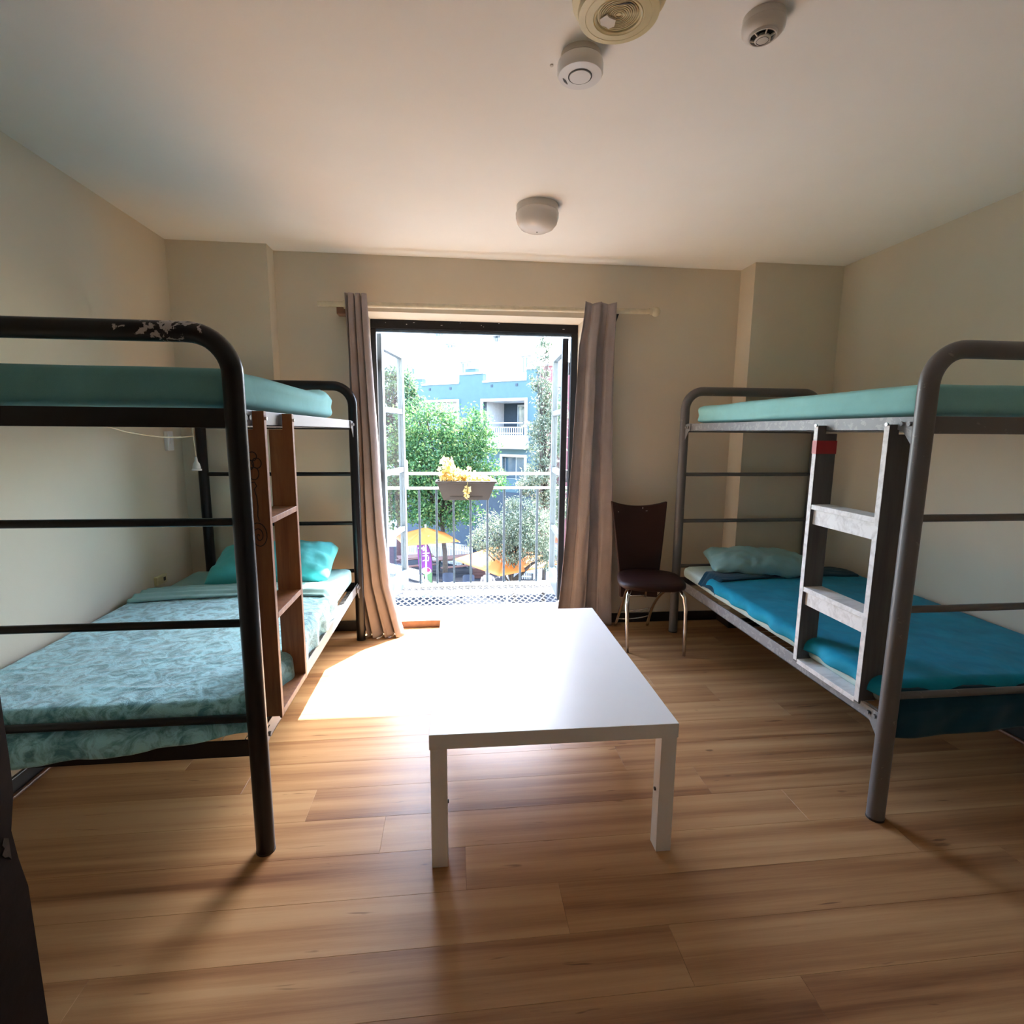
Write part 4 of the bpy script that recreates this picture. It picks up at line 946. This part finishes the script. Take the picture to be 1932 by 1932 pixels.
# timber terrace
dk = tag(struct(MB().box(-3.2, 3.6, 22.6, 25.6, GZ, GZ+.08).box(-8, 8, 25.6, 31, GZ, GZ+.08).build('terrace_deck', M_asph)), 'dark timber deck of the terrace')
for k in range(12):
    y = 22.62 + k*.245; MB().box(-3.2, 3.6, y, y+.215, GZ+.08, GZ+.11).build('deck_board', M_deck, dk)
def picnic(label, x, y, rz):
    root = thing('picnic_table', label, 'picnic table', (x, y, GZ+.11), 'picnic tables on the terrace', rz)
    m = Matrix.Translation((x, y, GZ+.11)) @ Matrix.Rotation(rz, 4, 'Z')
    def bx(nm, mt, *a): q = MB(); q.xf = m; q.box(*a); return q.build(nm, mt, root)
    for i in range(5): bx('top_slat', M_picw, -.85, .85, -.36+i*.146, -.36+i*.146+.136, .72, .76)
    for s in (-1, 1):
        for i in range(2): bx('bench_slat', M_picw, -.85, .85, min(s*(.56+i*.14), s*(.69+i*.14)), max(s*(.56+i*.14), s*(.69+i*.14)), .43, .465)
    for xx in (-.62, .62):
        for s in (-1, 1):
            q = MB(); q.xf = m; q.beam((xx, s*.22, .72), (xx, s*.58, 0), .09, .045); q.build('leg', M_picg, root)
        bx('bench_bearer', M_picg, xx-.022, xx+.022, -.8, .8, .36, .43); bx('top_bearer', M_picg, xx-.022, xx+.022, -.35, .35, .65, .72)
picnic('picnic table behind the purple flag', -1.95, 25.2, R_(15))
picnic('picnic table between the flag and the large parasol', -.10, 24.9, R_(18))
def fence(label, a, b, h, n):
    a, b = Vector(a), Vector(b); root = thing('picket_fence', label, 'fence', tuple((a+b)/2))
    q = MB(); d = (b-a).normalized()
    for i in range(n):
        p_ = a.lerp(b, (i+.5)/n); w = (b-a).length/n*.58
        q.beam(p_, p_+Vector((0, 0, h-.05)), w, .03, up=d.cross(Vector((0, 0, 1)))); q.beam(p_+Vector((0, 0, h-.05)), p_+Vector((0, 0, h)), w*.5, .03, up=d.cross(Vector((0, 0, 1))))
    q.build('pickets', M_picket, root)['kind'] = 'stuff'
    off = d.cross(Vector((0, 0, 1)))*.03
    for z in (.25, h-.25): MB().beam(a+off+Vector((0, 0, z)), b+off+Vector((0, 0, z)), .03, .07).build('rail', M_picket, root)
def gp(x, y): p_ = at(x, y, 'z', GZ); return (p_.x, p_.y, GZ)
fence('low white picket fence at the left beside the purple flag', gp(722, 1082), gp(800, 1103), .62, 30)
fence('white picket fence behind the picnic tables', gp(768, 1050), gp(892, 1075), 1.15, 44)
fence('white picket fence behind the round blue table at the right', gp(984, 1097), gp(1075, 1100), 1.05, 26)
# urn, statue, small table, seats, planter, box
u_ = at(968, 1103, 'z', GZ); ur = thing('stone_urn', 'big grey stone urn beside the round blue table', 'urn', (u_.x, u_.y, GZ))
MB().lathe([(.02, 0), (.155, 0), (.22, .16), (.27, .36), (.275, .50), (.24, .60), (.255, .63), (.255, .67), (.21, .67), (.20, .58), (.02, .56)], (u_.x, u_.y, GZ), 28).build('urn_body', M_stone, ur, smooth=True, auto=50)
leaves('urn_plant', M_lf3, ur, [(u_.x+random.gauss(0, .11), u_.y+random.gauss(0, .11), GZ+.66+random.random()*.12) for _ in range(160)], .14, .4, -.6, 8)
t_ = at(1004, 1106, 'z', GZ); rt = thing('round_table', 'small round pale blue table by the picket fence', 'table', (t_.x, t_.y, GZ))
MB().lathe([(.02, .70), (.42, .70), (.42, .735), (.02, .735)], (t_.x, t_.y, GZ), 30).build('table_top', M_ltab, rt, smooth=True, auto=40)
MB().cyl((t_.x, t_.y, GZ), (t_.x, t_.y, GZ+.70), .04, 10).build('table_leg', M_darkp, rt); MB().lathe([(.02, 0), (.25, 0), (.25, .03), (.03, .05)], (t_.x, t_.y, GZ), 20).build('table_foot', M_darkp, rt)
s_ = at(920, 1108, 'z', GZ); stt = thing('garden_statue', 'beige carved stone statue of a seated figure at the edge of the square', 'statue', (s_.x, s_.y, GZ))
MB().lathe([(.02, 0), (.30, 0), (.31, .10), (.27, .20), (.22, .30), (.235, .40), (.22, .50), (.13, .56), (.07, .58), (.065, .60), (.02, .60)], (s_.x, s_.y, GZ), 24).build('body', M_stone2, stt, smooth=True)
MB().lathe([(.02, .585), (.07, .59), (.10, .64), (.105, .70), (.09, .76), (.06, .80), (.045, .81), (.04, .84), (.01, .855)], (s_.x, s_.y, GZ), 20).build('head', M_stone2, stt, smooth=True)
for s in (-1, 1): MB().tube([(s_.x+s*.22, s_.y-.02, GZ+.48), (s_.x+s*.29, s_.y-.08, GZ+.30), (s_.x+s*.12, s_.y-.25, GZ+.20)], [.06, .06, .045], 10).build('arm', M_stone2, stt, smooth=True)
def tubchair(label, x, y, mt):
    root = thing('garden_chair', label, 'chair', (x, y, GZ), 'garden chairs below the balcony')
    MB().lathe([(.10, .0), (.14, .0), (.24, .40), (.22, .42), (.02, .42)], (x, y, GZ), 20).build('seat_shell', M_plast, root, smooth=True, auto=50)
    q = MB()
    for off in (0, .025):
        q.grid(lambda u, v: (x+(.235+off)*math.cos(math.pi*(.08+.84*u)), y+(.235+off)*math.sin(math.pi*(.08+.84*u))*-1, GZ+.40+.42*v-.12*v*abs(2*u-1)**3), 16, 8)
    q.build('seat_back', mt, root, smooth=True)
c1_ = at(846, 1112, 'z', GZ); tubchair('white tub chair with a navy back, below the balcony', c1_.x, c1_.y, M_navyf)
c2_ = at(884, 1116, 'z', GZ); tubchair('second white tub chair mostly hidden below the balcony edge', c2_.x, c2_.y, M_navyf)
bx_ = at(909, 1093, 'z', GZ); kb = thing('storage_box', 'red-brown wooden box on the deck below the large parasol', 'box', (bx_.x, bx_.y, GZ+.11))
for i in range(3): MB().box(bx_.x-.42, bx_.x+.42, bx_.y-.25, bx_.y-.22, GZ+.12+i*.15, GZ+.26+i*.15).build('side_slat', M_picw, kb)
MB().box(bx_.x-.42, bx_.x+.42, bx_.y-.22, bx_.y+.25, GZ+.11, GZ+.56).build('box_body', M_picw, kb); MB().box(bx_.x-.44, bx_.x+.44, bx_.y-.27, bx_.y+.27, GZ+.56, GZ+.60).build('lid', M_picw, kb)
